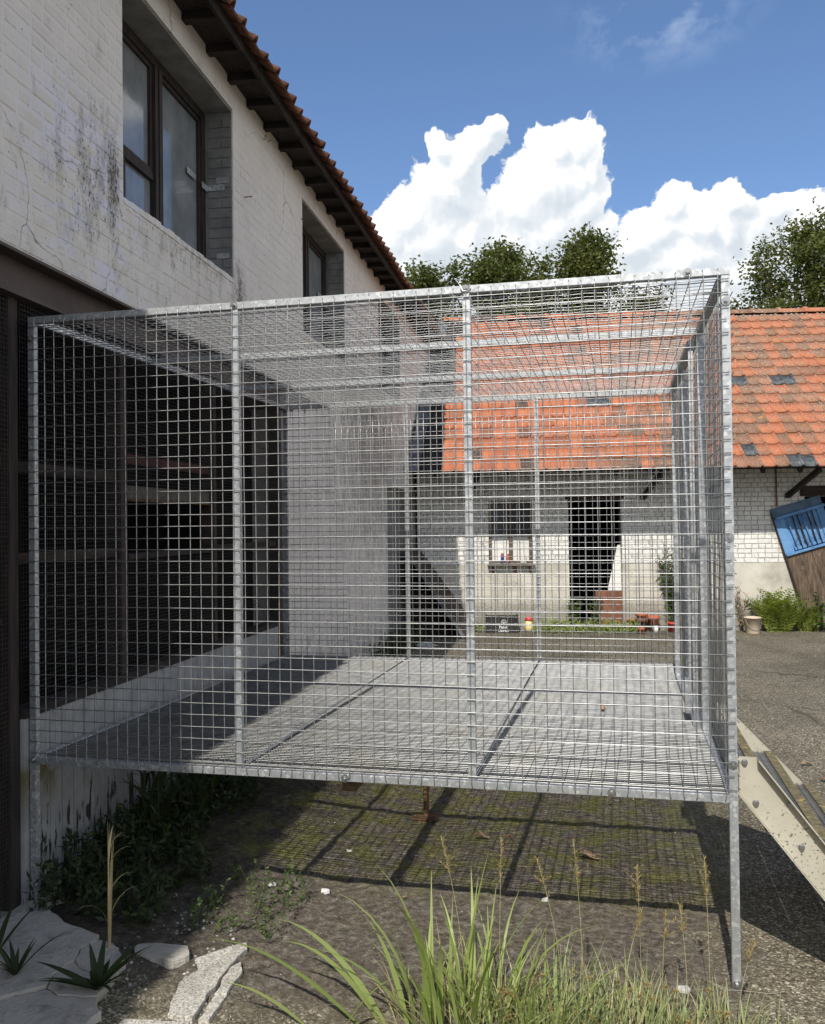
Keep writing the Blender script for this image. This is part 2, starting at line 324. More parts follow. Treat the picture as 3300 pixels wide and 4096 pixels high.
leafmat('weed_leaf',(.05,.09,.025),(.12,.17,.05),.3)
leafmat('seed_head',(.22,.16,.06),(.38,.30,.13),.2,.8)
def ground_mat():
    m,nb=newmat('asphalt_and_mossy_dirt'); p=nb.pos; x,y,z=nb.sep(p)
    ag=nb.voro(nb.v('ADD',p,nb.v('MULTIPLY',nb.noise(p,60,2,.5,out=1),(.01,.01,.01))),120,'F1','Color'); a0=nb.sep(ag)[0]; n1=nb.noise(p,1.3,5,.6); n2=nb.noise(p,26,6,.7); n3=nb.noise(p,6,5,.6); n4=nb.noise(p,95,3,.6)
    asp=nb.ramp(a0,[(0,(.066,.057,.042)),(.5,(.158,.139,.103)),(.85,(.265,.238,.185)),(1,(.54,.50,.42))])
    asp=nb.mix(1,asp,nb.ramp(n1,[(.3,(.70,.69,.66)),(.7,(1.15,1.14,1.10))]),'MULTIPLY')
    pt=nb.noise(p,.45,4,.55); asp=nb.mix(1,asp,nb.ramp(pt,[(.35,(.78,.77,.75)),(.5,(1,1,1)),(.68,(1.22,1.20,1.14))]),'MULTIPLY')
    ck=nb.voro(nb.v('ADD',p,nb.v('MULTIPLY',nb.noise(p,2.5,4,.6,out=1),(.35,.35,0))),.55,'DISTANCE_TO_EDGE'); asp=nb.mix(nb.m('MULTIPLY',nb.mapr(ck,.002,.012,1,0),nb.mapr(pt,.42,.55,.75,0)),asp,(.045,.04,.03))
    dirt=nb.ramp(n2,[(.3,(.055,.045,.034)),(.5,(.145,.122,.097)),(.68,(.28,.25,.21))])
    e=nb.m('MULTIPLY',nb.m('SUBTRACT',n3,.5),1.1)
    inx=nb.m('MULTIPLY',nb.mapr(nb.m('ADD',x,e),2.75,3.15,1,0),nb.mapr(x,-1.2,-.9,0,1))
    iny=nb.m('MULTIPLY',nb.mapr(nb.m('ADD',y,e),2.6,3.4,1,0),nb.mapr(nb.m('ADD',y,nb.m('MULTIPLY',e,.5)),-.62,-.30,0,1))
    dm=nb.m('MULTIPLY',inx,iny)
    dirt=nb.mix(nb.mapr(nb.m('ADD',x,nb.m('MULTIPLY',e,.5)),.35,1.15,.72,0),dirt,(.022,.018,.013))  # shade under the cage's left side painted into the dirt near the boards
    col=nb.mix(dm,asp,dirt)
    ms=nb.m('MULTIPLY',nb.m('MULTIPLY',nb.mapr(y,.55,.9,.12,1),nb.mapr(y,2.6,3.3,1,0)),nb.m('MULTIPLY',nb.mapr(x,.2,.7,0,1),nb.mapr(nb.m('ADD',x,e),2.9,3.3,1,0)))
    moss=nb.m('MULTIPLY',ms,nb.mapr(nb.m('ADD',n3,nb.m('MULTIPLY',n4,.4)),.62,.82,0,.8)); col=nb.mix(moss,col,nb.ramp(n2,[(.3,(.095,.10,.022)),(.7,(.24,.23,.065))]))
    wet=nb.m('MULTIPLY',nb.mapr(nb.noise(p,9,5,.65),.62,.70,0,.6),dm); col=nb.mix(wet,col,(.24,.23,.22))
    fl=nb.mapr(nb.noise(p,38,2,.5),.735,.76,0,.8); col=nb.mix(nb.m('MULTIPLY',fl,nb.m('SUBTRACT',1,dm)),col,(.36,.33,.27))
    band=nb.m('MULTIPLY',nb.m('MULTIPLY',nb.mapr(y,9.2,10.4,0,1),nb.mapr(y,11.5,13,1,0)),nb.mapr(n3,.4,.65,0,.6)); col=nb.mix(band,col,(.10,.087,.064))
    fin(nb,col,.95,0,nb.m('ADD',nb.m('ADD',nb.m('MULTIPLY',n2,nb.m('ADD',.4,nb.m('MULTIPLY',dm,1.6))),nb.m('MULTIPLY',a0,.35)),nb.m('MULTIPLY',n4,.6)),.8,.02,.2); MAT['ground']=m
ground_mat()

# ------------------------------------------------------------------ mesh helpers
class MB:
    def __init__(s): s.v=[]; s.f=[]
    def add(s,vs,fs):
        o=len(s.v); s.v.extend([tuple(p) for p in vs]); s.f.extend([tuple(i+o for i in q) for q in fs]); return s
    def box(s,x0,x1,y0,y1,z0,z1):
        v=[(x0,y0,z0),(x1,y0,z0),(x1,y1,z0),(x0,y1,z0),(x0,y0,z1),(x1,y0,z1),(x1,y1,z1),(x0,y1,z1)]
        return s.add(v,[(0,3,2,1),(4,5,6,7),(0,1,5,4),(1,2,6,5),(2,3,7,6),(3,0,4,7)])
    def beam(s,a,bb,wd,ht,up=(0,0,1)):
        a=Vector(a); bb=Vector(bb); d=(bb-a).normalized(); up=Vector(up); x=d.cross(up)
        if x.length<1e-4: x=d.cross(Vector((0,1,0)))
        x.normalize(); y=x.cross(d).normalized(); x*=wd/2; y*=ht/2
        v=[a-x-y,a+x-y,a+x+y,a-x+y,bb-x-y,bb+x-y,bb+x+y,bb-x+y]
        return s.add(v,[(0,1,2,3),(4,7,6,5),(0,4,5,1),(1,5,6,2),(2,6,7,3),(3,7,4,0)])
    def tube(s,pts,r,n=6,r2=None,cap=True):
        pts=[Vector(p) for p in pts]; k=len(pts); o=len(s.v); prev=None
        for i,p in enumerate(pts):
            t=(pts[min(i+1,k-1)]-pts[max(i-1,0)]).normalized()
            if prev is None:
                a=t.cross(Vector((0,0,1)));
                if a.length<.1: a=t.cross(Vector((0,1,0)))
            else: a=prev-t*prev.dot(t)
            a.normalize(); prev=a; b2=t.cross(a)
            rr=r if r2 is None else r+(r2-r)*i/max(1,k-1)
            for j in range(n):
                q=p+a*(rr*math.cos(2*math.pi*j/n))+b2*(rr*math.sin(2*math.pi*j/n)); s.v.append(tuple(q))
        for i in range(k-1):
            for j in range(n):
                j2=(j+1)%n; s.f.append((o+i*n+j,o+i*n+j2,o+(i+1)*n+j2,o+(i+1)*n+j))
        if cap:
            s.f.append(tuple(o+j for j in reversed(range(n)))); s.f.append(tuple(o+(k-1)*n+j for j in range(n)))
        return s
    def lathe(s,prof,c=(0,0,0),n=16,axis='z'):
        o=len(s.v); c=Vector(c)
        for r,h in prof:
            for j in range(n):
                a=2*math.pi*j/n; p=(r*math.cos(a),r*math.sin(a),h)
                if axis=='y': p=(p[0],p[2],p[1])
                if axis=='x': p=(p[2],p[0],p[1])
                s.v.append(tuple(c+Vector(p)))
        for i in range(len(prof)-1):
            for j in range(n):
                j2=(j+1)%n; s.f.append((o+i*n+j,o+i*n+j2,o+(i+1)*n+j2,o+(i+1)*n+j))
        s.f.append(tuple(o+j for j in reversed(range(n)))); s.f.append(tuple(o+(len(prof)-1)*n+j for j in range(n)))
        return s
    def prism(s,poly,z0,z1,jit=0):
        n=len(poly); o=len(s.v)
        for x,y in poly: s.v.append((x,y,z0))
        for x,y in poly: s.v.append((x,y,z1+random.uniform(-jit,jit)))
        s.f.append(tuple(o+i for i in reversed(range(n)))); s.f.append(tuple(o+n+i for i in range(n)))
        for i in range(n): j=(i+1)%n; s.f.append((o+i,o+j,o+n+j,o+n+i))
        return s
    def mesh(s,name,mat,smooth=False,recalc=True,bevel=0):
        me=bpy.data.meshes.new(name); me.from_pydata(s.v,[],s.f)
        if recalc or bevel:
            bm=bmesh.new(); bm.from_mesh(me)
            if recalc: bmesh.ops.recalc_face_normals(bm,faces=bm.faces)
            if bevel: bmesh.ops.bevel(bm,geom=[e for e in bm.edges],offset=bevel,segments=2,affect='EDGES')
            bm.to_mesh(me); bm.free()
        if mat is not None: me.materials.append(MAT[mat] if isinstance(mat,str) else mat)
        if smooth: me.polygons.foreach_set('use_smooth',[True]*len(me.polygons))
        return me
    def obj(s,name,mat,parent=None,smooth=False,recalc=True,bevel=0,**kw):
        return link(name,s.mesh(name,mat,smooth,recalc,bevel),parent,**kw)
def link(name,me,parent=None,loc=None,**kw):
    o=bpy.data.objects.new(name,me); C.objects.link(o)
    if parent is not None: o.parent=parent
    if loc is not None: o.location=loc
    for k,v in kw.items(): o[k]=v
    return o
def root(name,label,cat,loc=(0,0,0),rz=0,group=None,kind=None):
    o=bpy.data.objects.new(name,None); C.objects.link(o); o.location=loc; o.rotation_euler=(0,0,rz); o.empty_display_size=.2
    o['label']=label; o['category']=cat
    if group: o['group']=group
    if kind: o['kind']=kind
    return o
def tag(o,label,cat,group=None):
    o['label']=label; o['category']=cat
    if group: o['group']=group
    return o
U=random.uniform
def fnoise(x,y,s,seed=0): return mnoise.fractal(Vector((x*s,y*s,seed)),1.0,2.0,4)

# ------------------------------------------------------------------ ground
def hgt(x,y):
    h=0.006*fnoise(x,y,1.1,3)
    near=max(0,1-max(0,(x-.55))/.7)*max(0,min(1,(4.5-y)/1.5))
    h+=.075*min(1,near)*(1 if x<.6 else 1)
    if -.7<y<3.6 and -.3<x<3.2:
        e=min(1,(x+.3)/.3,(3.2-x)/.25,(y+.7)/.25,(3.6-y)/.5)
        h+=e*(.012*mnoise.fractal(Vector((x*9,y*9,1)),1,2,4)+.013*max(0,mnoise.noise(Vector((x*30,y*30,2))))*max(0,min(1,.6+1.2*mnoise.noise(Vector((x*3,y*3,8))))))
    return h
def axis(a0,a1,f0,f1,fine,coarse):
    v=[a0]; x=a0
    while x<a1-1e-6:
        if f0<=x<f1: st=fine
        else:
            d=(f0-x) if x<f0 else (x-f1); st=max(fine,min(coarse,fine+abs(d)*.22))
            if x<f0: st=min(st,max(fine,(f0-x)*.2))
        x=min(a1,x+st); v.append(x)
    return v
xs=axis(-300,300,.1,3.3,.011,60); ys=axis(-60,700,-.95,3.0,.0115,90)
gv=[(x,y,hgt(x,y)) for y in ys for x in xs]; nx=len(xs)
gf=[(j*nx+i,j*nx+i+1,(j+1)*nx+i+1,(j+1)*nx+i) for j in range(len(ys)-1) for i in range(nx-1)]
gm=bpy.data.meshes.new('ground'); gm.from_pydata(gv,[],gf); gm.materials.append(MAT['ground']); gm.polygons.foreach_set('use_smooth',[True]*len(gf))
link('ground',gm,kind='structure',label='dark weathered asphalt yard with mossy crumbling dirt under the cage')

# ------------------------------------------------------------------ brick helper
_bc={}
def brick_shape(l,h,d=.05,c=.007):
    x0,x1,x2=-d,-c,0
    v=[]
    for x,i in ((x0,0),(x1,0),(x2,c)):
        v+=[(x,i,i),(x,l-i,i),(x,l-i,h-i),(x,i,h-i)]
    f=[(3,2,1,0)]
    for a in (0,4):
        for k in range(4): f.append((a+k,a+(k+1)%4,a+4+(k+1)%4,a+4+k))
    f.append((8,9,10,11)); return v,f
def brick_wall(parent,rows,z0,pitch,h,spans,mat,axis_y=True,proud=0,limit=300,key=None,off=0.,jx=.0015,sl=.205,hl=.095,gap=.010,chamf=.007):
    """rows of bricks; spans(z)-> list of (a,b) free stretches. the ones chosen by key become parts, the rest one joined part"""
    bl=[]
    for r in range(rows):
        zz=z0+r*pitch
        for a,bb in spans(zz+h/2):
            x=a-(U(0,.1) if False else ((r%2)*.05+(.0 if r%4<2 else .1)))
            head=r%2
            while x<bb:
                l=hl if head else sl
                if not head and random.random()<.12: l=hl
                xa,xb=max(a,x),min(bb,x+l)
                if xb-xa>.03: bl.append((xa,xb,zz))
                x+=l+gap
    idx=sorted(range(len(bl)),key=lambda i:key(bl[i]) if key else 0)
    MBr=MB()
    def place(vs,xa,zz,dx):
        if axis_y: return [(off+dx+v[0],xa+v[1],zz+v[2]) for v in vs]
        return [(xa+v[1],off-dx-v[0],zz+v[2]) for v in vs]
    for n,i in enumerate(idx):
        xa,xb,zz=bl[i]; l=xb-xa; dx=U(-jx,jx)
        if n<limit:
            kk=(round(l,3),axis_y,mat,id(parent))
            if kk not in _bc:
                vs,fs=brick_shape(l,h,c=chamf); m=MB(); m.add(place(vs,0,0,0),fs); _bc[kk]=m.mesh('brick',mat)
            o=link('brick',_bc[kk],parent,(dx if axis_y else 0,xa if axis_y else -dx,zz+U(-.001,.001)) if axis_y else (xa,-dx,zz+U(-.001,.001)))
            o.rotation_euler=(U(-.004,.004),0,0) if axis_y else (0,U(-.004,.004),0)
        else:
            vs,fs=brick_shape(l,h,c=chamf); MBr.add(place(vs,xa,zz+U(-.001,.001),dx),fs)
    if MBr.v: MBr.obj('bricks',mat,parent,kind='stuff')
def cut(a,b,holes):
    out=[(a,b)]
    for h0,h1 in holes:
        nw=[]
        for p,q in out:
            if h1<=p or h0>=q: nw.append((p,q))
            else:
                if h0>p: nw.append((p,h0))
                if h1<q: nw.append((h1,q))
        out=nw
    return out

# ------------------------------------------------------------------ farmhouse on the left (local x = out of the wall, y = along it)
HA=R(3.63)
H=root('farmhouse','whitewashed two storey brick farmhouse with tiled eaves and large upper windows','house',(0,0,0),HA)
WIN=[(.91,2.60,3.57,4.83),(4.41,6.08,3.57,4.83),(7.98,9.62,3.57,4.84)]
AV=(-1.6,3.85,0,2.98); REC=(8.46,10.9,.02,2.29)
HE0,HE1=-8.,13.3
m=MB(); XB,XF=-.32,-.0026
def vslab(y0,y1,z0,z1): m.box(XB,XF,y0,y1,z0,z1)
vslab(HE0,AV[0],-.1,2.98); vslab(AV[1],REC[0],-.1,2.98); vslab(REC[0],REC[1],REC[3],2.98); vslab(REC[1],HE1,-.1,2.98)
vslab(HE0,HE1,2.98,3.57)
yy=HE0
for a,bb,c0,c1 in WIN: vslab(yy,a,3.57,4.84); yy=bb
vslab(yy,HE1,3.57,4.84); vslab(HE0,HE1,4.84,5.24)
m.obj('wall','house',H)
m=MB(); m.box(-.32,-.10,REC[0],REC[1],-.1,REC[3]); m.obj('blocked_doorway','grey_door',H,label='recessed grey blocked doorway in the far lower wall')
# gables, back wall, ceiling over the aviary
m=MB(); m.box(-7.3,-7.0,HE0,HE1,-.1,5.2)
for y in (HE0,HE1-.3):
    m.add([(-7.3,y,-.1),(-.33,y,-.1),(-.33,y,5.1),(-3.7,y,7.4),(-7.3,y,5.1),(-7.3,y+.3,-.1),(-.33,y+.3,-.1),(-.33,y+.3,5.1),(-3.7,y+.3,7.4),(-7.3,y+.3,5.1)],[(0,1,2,3,4),(9,8,7,6,5),(0,5,6,1),(1,6,7,2),(2,7,8,3),(3,8,9,4),(4,9,5,0)])
m.obj('rear_wall','house',H)
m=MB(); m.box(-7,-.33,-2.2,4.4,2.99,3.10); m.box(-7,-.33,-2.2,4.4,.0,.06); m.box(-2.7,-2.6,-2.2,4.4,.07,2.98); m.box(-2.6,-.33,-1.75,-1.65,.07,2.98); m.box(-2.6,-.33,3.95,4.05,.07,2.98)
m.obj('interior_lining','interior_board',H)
# bricks
def hspans(z):
    if z<2.98: return cut(3.85,10.9,[(8.46,10.9)] if z<2.29 else [])
    holes=[(a,bb) for a,bb,c0,c1 in WIN if c0-.005<z<c1]
    return cut(-.9,13.2,holes)
def hkey(bk):
    a,bb,z=bk; 
    if z<2.9: return 100+a
    return a+abs(z-3.9)*.15 + (50 if a<-.35 else 0)
brick_wall(H,29,.0,.0745,.0655,lambda z:hspans(z) if z<2.97 else [],'house',key=hkey,limit=0,jx=.0012,chamf=.011,gap=.004)
brick_wall(H,27,2.985,.0745,.0655,hspans,'house',key=hkey,limit=300,jx=.0016,chamf=.011,gap=.004)
# lead-grey reveals of the windows with a few stuck-out bricks
for wi,(a,bb,c0,c1) in enumerate(WIN):
    m=MB(); m.box(-.30,-.012,bb-.006,bb+.001,c0,c1); m.obj('window_reveal','reveal_grey',H)
    m=MB(); m.box(-.30,-.012,a+.002,bb-.008,c1-.010,c1+.001); m.obj('window_reveal','reveal_grey',H)
    if wi<2:
        for k in range(16):
            z=c0+.02+k*.0745
            if z+.06>c1-.03: break
            q=MB(); x=-.19
            for l in ((.10,.065) if k%2 else (.17,)):
                q.box(x,x+l,bb-.0105-U(0,.004),bb-.004,z,z+.062); x+=l+.01
            q.obj('jamb_brick','reveal_grey',H)
def window(a,bb,c0,c1):
    X=-.235; fr=MB(); t=.075
    mid=a+(bb-a)*.52
    fr.box(X-.05,X+.02,a,a+t,c0+.02,c1); fr.box(X-.05,X+.02,bb-t,bb,c0+.02,c1); fr.box(X-.048,X+.022,a+t,bb-t,c1-t,c1-.002); fr.box(X-.048,X+.022,a+t,bb-t,c0+.021,c0+.02+t)
    W=fr.obj('window','window_wood',H)
    q=MB(); q.box(X-.045,X+.03,mid-.045,mid-.003,c0+.096,c1-t-.001); q.box(X-.045,X+.036,mid+.003,mid+.05,c0+.096,c1-t-.001); q.obj('mullion','window_wood',W)
    tz=c0+.45
    q=MB(); q.box(X-.04,X+.016,a+t+.001,mid-.046,tz-.025,tz+.025); q.obj('transom','window_wood',W)
    q=MB(); q.box(X-.04,X+.01,a+t+.36,a+t+.385,c0+.096,tz-.026); q.obj('glazing_bar','window_wood',W)
    sash=MB(); 
    for (p0,p1,q0,q1) in ((a+t,mid-.046,tz+.026,c1-t-.002),(mid+.051,bb-t,c0+.096,c1-t-.002)):
        s_=.028; sash.box(X-.03,X+.008,p0+.001,p0+s_,q0+.001,q1-.001); sash.box(X-.03,X+.008,p1-s_,p1-.001,q0+.001,q1-.001); sash.box(X-.03,X+.007,p0+s_,p1-s_,q1-s_,q1-.001); sash.box(X-.03,X+.007,p0+s_,p1-s_,q0+.001,q0+s_)
    sash.obj('sash','window_wood',W)
    MB().box(X-.02,X-.012,a+t,mid-.046,tz+.026,c1-t).obj('pane','glass',W)
    MB().box(X-.02,X-.012,mid+.05,bb-t,c0+.09,c1-t).obj('pane','glass',W)
    MB().box(X-.02,X-.012,a+t+.386,mid-.046,c0+.09,tz-.026).obj('pane','glass',W)
    MB().box(X-.024,X-.016,a+t,a+t+.36,c0+.09,tz-.026).obj('pane','darkglass',W)
    # galvanised fixing plates with holes
    q=MB(); q.box(-.13,-.03,bb-.016,bb-.012,c0+.72,c0+.765); q.obj('fixing_plate','galv',W)
    q=MB(); q.box(-.20,-.06,bb-.022,bb-.018,c0+.665,c0+.71); q.box(-.205,-.199,bb-.10,bb-.022,c0+.665,c0+.71); q.obj('fixing_plate','galv',W)
    q=MB(); q.box(-.13,-.03,bb-.016,bb-.012,c0+.16,c0+.20); q.obj('fixing_plate','galv',W)
    q=MB(); q.box(X+.002,X+.006,bb-.30,bb-.15,c0+.70,c0+.745); q.obj('fixing_plate','galv',W)
    q=MB()
    n=18
    for k in range(n):
        y0=a+(bb-a)*k/n; y1=a+(bb-a)*(k+1)/n+.004; zt=c0+.012+U(-.006,.008)
        q.add([(-.22,y0,c0-.01),(.004+U(0,.006),y0,c0-.03),(.004,y1,c0-.03),(-.22,y1,c0-.01),(-.22,y0,c0+.028),(-.004,y0,zt),(-.004,y1,zt),(-.22,y1,c0+.028)],[(0,3,2,1),(4,5,6,7),(0,1,5,4),(1,2,6,5),(2,3,7,6),(3,0,4,7)])
    q.obj('window_sill','house',H,label='crumbling mortar window sill')
for wn_ in WIN: window(*wn_)
for (y,z) in ((2.83,4.27),(.88,4.66),(4.36,4.62)):
    MB().tube([(-.02,y,z),(.05,y+.01,z+.004)],.004,6).lathe([(.004,0),(.009,.001),(.009,.004),(.003,.005)],(.05,y+.01,z+.004),8,'x').obj('nail','rust',H)
# steel lintel over the aviary opening
m=MB(); m.box(-.30,.018,-1.75,4.0,2.962,2.976); m.box(-.30,.018,-1.75,4.0,2.775,2.790); m.box(-.075,-.06,-1.75,4.0,2.790,2.962); m.obj('lintel_beam','steel_brown',H)
# eaves
m=MB()
for k in range(0,54):
    y=HE0+.1+k*.40
    if y>HE1: break
    if y<-2.5: continue
    MB().add([(-.05,y,5.005),(.235,y,4.995),(.235,y+.065,4.995),(-.05,y+.065,5.005),(-.05,y,5.056),(.235,y,5.056),(.235,y+.065,5.056),(-.05,y+.065,5.056)],[(0,3,2,1),(4,5,6,7),(0,1,5,4),(1,2,6,5),(2,3,7,6),(3,0,4,7)]).obj('rafter','rafter_wood',H)
MB().box(-.04,.234,HE0,HE1,5.058,5.066).obj('soffit_board','wood_black',H)
MB().box(.236,.262,HE0,HE1,4.985,5.075).obj('fascia_board','rafter_wood',H)
MB().box(.0005,.03,HE0,HE1,5.055,5.09).obj('wall_plate','rafter_wood',H)
TS=math.tan(R(33)); EZ=5.062
m=MB()
def rp(x,dz=0): return EZ+(.29-x)*TS+dz
m.add([(.285,HE0-.1,rp(.285,.012)),(-3.7,HE0-.1,rp(-3.7,.012)),(-3.7,HE0-.1,rp(-3.7,.04)),(.285,HE0-.1,rp(.285,.03)),(.285,HE1,rp(.285,.012)),(-3.7,HE1,rp(-3.7,.012)),(-3.7,HE1,rp(-3.7,.04)),(.285,HE1,rp(.285,.03))],[(0,1,2,3),(7,6,5,4),(0,4,5,1),(1,5,6,2),(2,6,7,3),(3,7,4,0)])
m.add([(-7.6,HE0-.1,5.0),(-3.71,HE0-.1,rp(-3.7,.01)),(-3.71,HE1,rp(-3.7,.01)),(-7.6,HE1,5.0),(-7.6,HE0-.1,5.06),(-3.71,HE0-.1,rp(-3.7,.06)),(-3.71,HE1,rp(-3.7,.06)),(-7.6,HE1,5.06)],[(0,3,2,1),(4,5,6,7),(0,1,5,4),(1,2,6,5),(2,3,7,6),(3,0,4,7)])
m.obj('roof','rafter_wood',H)
def tile_mesh(wid=.215,ln=.34,amp=.026,th=.013,n=12):
    """pantile: flat trough and a rounded roll at one side; local x across, y up the slope, z out"""
    pr=[]
    for i in range(n+1):
        t=i/n; x=t*wid*1.10
        if t<.74: z=-.003*math.sin(math.pi*t/.74)
        else:
            q=(t-.74)/.26; z=amp*max(0,math.sin(math.pi*min(1,q)))**.75
        pr.append((x,z))
    mb=MB(); o=[]
    rows=[(0,.0),(ln,-.016)]
    for (y,dz) in rows:
        for x,z in pr: mb.v.append((x,y,z+dz+th))
        for x,z in pr: mb.v.append((x,y,z+dz))
    k=n+1
    for i in range(n):
        mb.f.append((i,i+1,2*k+i+1,2*k+i)); mb.f.append((k+i,3*k+i,3*k+i+1,k+i+1))
        mb.f.append((i,k+i,k+i+1,i+1)); mb.f.append((2*k+i,2*k+i+1,3*k+i+1,3*k+i))
    mb.f.append((0,2*k,3*k,k)); mb.f.append((n,k+n,3*k+n,2*k+n))
    return mb
TM=tile_mesh(amp=.042,th=.016,n=15)
tmesh=TM.mesh('roof_tile','housetile',True)
tmesh.polygons.foreach_set('use_smooth',[abs(p.normal.y)<.5 for p in tmesh.polygons])
def tile_matrix(orig,across,slopev): 
    a=Vector(across).normalized(); s=Vector(slopev).normalized(); n=a.cross(s)
    return Matrix(((a.x,s.x,n.x,orig[0]),(a.y,s.y,n.y,orig[1]),(a.z,s.z,n.z,orig[2]),(0,0,0,1)))
su=Vector((-math.cos(R(33)),0,math.sin(R(33))))
rest=MB(); k=0; y=HE0
while y<HE1-.1:
    for rrow in range(3):
        o_=Vector((.345,y,5.035))+su*(.30*rrow)+Vector((U(-.012,.012) if rrow==0 else 0,0,U(-.006,.006)+.004))
        M4=tile_matrix(o_,(0,1,U(-.02,.02)),su)
        if rrow==0 and y>-2.2:
            t=link('roof_tile',tmesh,H); t.matrix_local=M4
        else:
            rest.add([M4@Vector(v) for v in TM.v],TM.f)
    y+=.2155; k+=1
rest.obj('roof_tiles','housetile',H,True,kind='stuff')

# ------------------------------------------------------------------ aviary front inside the ground floor opening
A=root('aviary_front','dark timber aviary front with fine mesh and peeling white boards behind the cage','aviary',(0,0,0),HA)
for y,wd,mt in ((-.075,.075,'wood_black'),(.93,.085,'wood_dark'),(2.25,.06,'wood_dark'),(3.72,.10,'wood_dark'),(-1.2,.09,'wood_dark')):
    MB().box(-.11,-.022,y-wd/2,y+wd/2,.02,2.774).obj('post',mt,A,bevel=.004)
MB().box(-.18,-.13,-.24,-.135,.02,2.02).obj('post','wood_dark',A)
def rail(y0,y1,z,h,mt,x=-.075,t=.05,lab=None):
    o=MB().box(x-t/2,x+t/2,y0,y1,z-h/2,z+h/2).obj('rail',mt,A,bevel=.003)
    if lab: o['label']=lab
for z in (2.03,1.615): rail(-.03,.885,z,.05,'wood_dark')
rail(-1.15,-.12,2.05,.06,'wood_dark'); rail(-1.15,-.12,1.35,.04,'wood_dark')
rail(.98,2.215,1.95,.075,'cream_board',lab='pale horizontal board above the nest opening')
rail(.98,2.215,1.905,.012,'rust',-.07,.06)
rail(.98,2.215,2.14,.055,'red_board',lab='dark red horizontal board')
rail(.98,2.215,1.585,.03,'rafter_wood',-.09,.14)
rail(2.29,3.67,1.60,.04,'wood_dark'); 
o=MB().box(-.10,.0,-.03,3.60,.905,.945).obj('cap_rail','rafter_wood',A,bevel=.004)
y=-.03; k=0
pm={}
while y<3.57:
    o=MB().box(-.030,-.006+U(-.0015,.0015),y,y+.098,.02+U(0,.03),.904).obj('plank','board',A,bevel=.003); y+=.1005
m=MB()
def fine_mesh(y0,y1,z0,z1,x=-.02,p=.021,r=.0007):
    yy=y0
    while yy<y1: m.box(x-r,x+r,yy-r,yy+r,z0,z1); yy+=p
    zz=z0
    while zz<z1: m.box(x+r,x+3*r,y0,y1,zz-r,zz+r); zz+=p
fine_mesh(-.03,.9,.945,2.77); fine_mesh(.97,2.22,1.98,2.77); fine_mesh(2.28,3.67,.945,2.77); fine_mesh(.97,2.22,.945,1.56); fine_mesh(-1.15,-.12,.1,2.77); fine_mesh(.97,2.22,1.915,1.985,-.035)
m.obj('wire_mesh','dark_mesh',A,kind='stuff')
B=root('nest_shelf','dark wooden nest box shelf deep inside the aviary opening','shelf',(0,0,0),HA)
MB().box(-.9,-.17,1.0,2.2,1.55,1.57).obj('shelf_board','rafter_wood',B); MB().box(-.9,-.12,1.02,1.05,1.0,1.549).obj('side_panel','interior_board',B); MB().box(-.9,-.12,2.15,2.18,1.0,1.549).obj('side_panel','interior_board',B)

# ------------------------------------------------------------------ barn at the back of the yard (local x along the front, y into the barn)
BT=R(9.2); B0=(1.095,10.98,0)
BN=root('barn','low whitewashed brick barn with orange pantile roof across the yard','barn',B0,BT)
U0,U1=-1.74,9.0
WB=(-.574,.133,1.085,2.10); DB=(.718,1.567,0,2.12); OB=(4.45,5.5,0,2.12)
def bslab(m,a,bb,z0,z1,f=.0055,bk=.3): m.box(a,bb,f,bk,z0,z1)
m=MB()
bslab(m,U0,WB[0],-.1,2.7); bslab(m,WB[0],WB[1],-.1,WB[2]); bslab(m,WB[0],WB[1],WB[3],2.7); bslab(m,WB[1],DB[0],-.1,2.7); bslab(m,DB[0],DB[1],DB[3],2.7); bslab(m,DB[1],OB[0],-.1,2.7); bslab(m,OB[0],OB[1],OB[3],2.7); bslab(m,OB[1],U1,-.1,2.7)
m.obj('wall','barn_mortar',BN)
for a,bb in ((U0,DB[0]),(DB[1],OB[0]),(OB[1],U1)):
    MB().box(a,bb,-.012,.004,-.1,1.068).obj('plinth','plinth',BN,bevel=.004)
def bsp(z):
    holes=[]
    if z<WB[3]: holes.append((WB[0],WB[1]))
    if z<DB[3]: holes.append((DB[0],DB[1]))
    if z<OB[3]: holes.append((OB[0],OB[1]))
    return cut(U0,6.6,holes)
def bkey(bk):
    a,bb,z=bk
    if a>4.6: return 90
    return (0 if a>3.2 and z<2.2 else 1 if z<1.62 else 2)+z*.1
brick_wall(BN,21,1.076,.0755,.066,bsp,'barn',axis_y=False,off=0.,key=bkey,limit=300,jx=.003,chamf=.006)
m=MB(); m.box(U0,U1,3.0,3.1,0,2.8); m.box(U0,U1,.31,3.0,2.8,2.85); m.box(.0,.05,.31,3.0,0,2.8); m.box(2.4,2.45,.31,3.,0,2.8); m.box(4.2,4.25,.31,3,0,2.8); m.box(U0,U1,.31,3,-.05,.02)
m.obj('interior_lining','interior_board',BN)
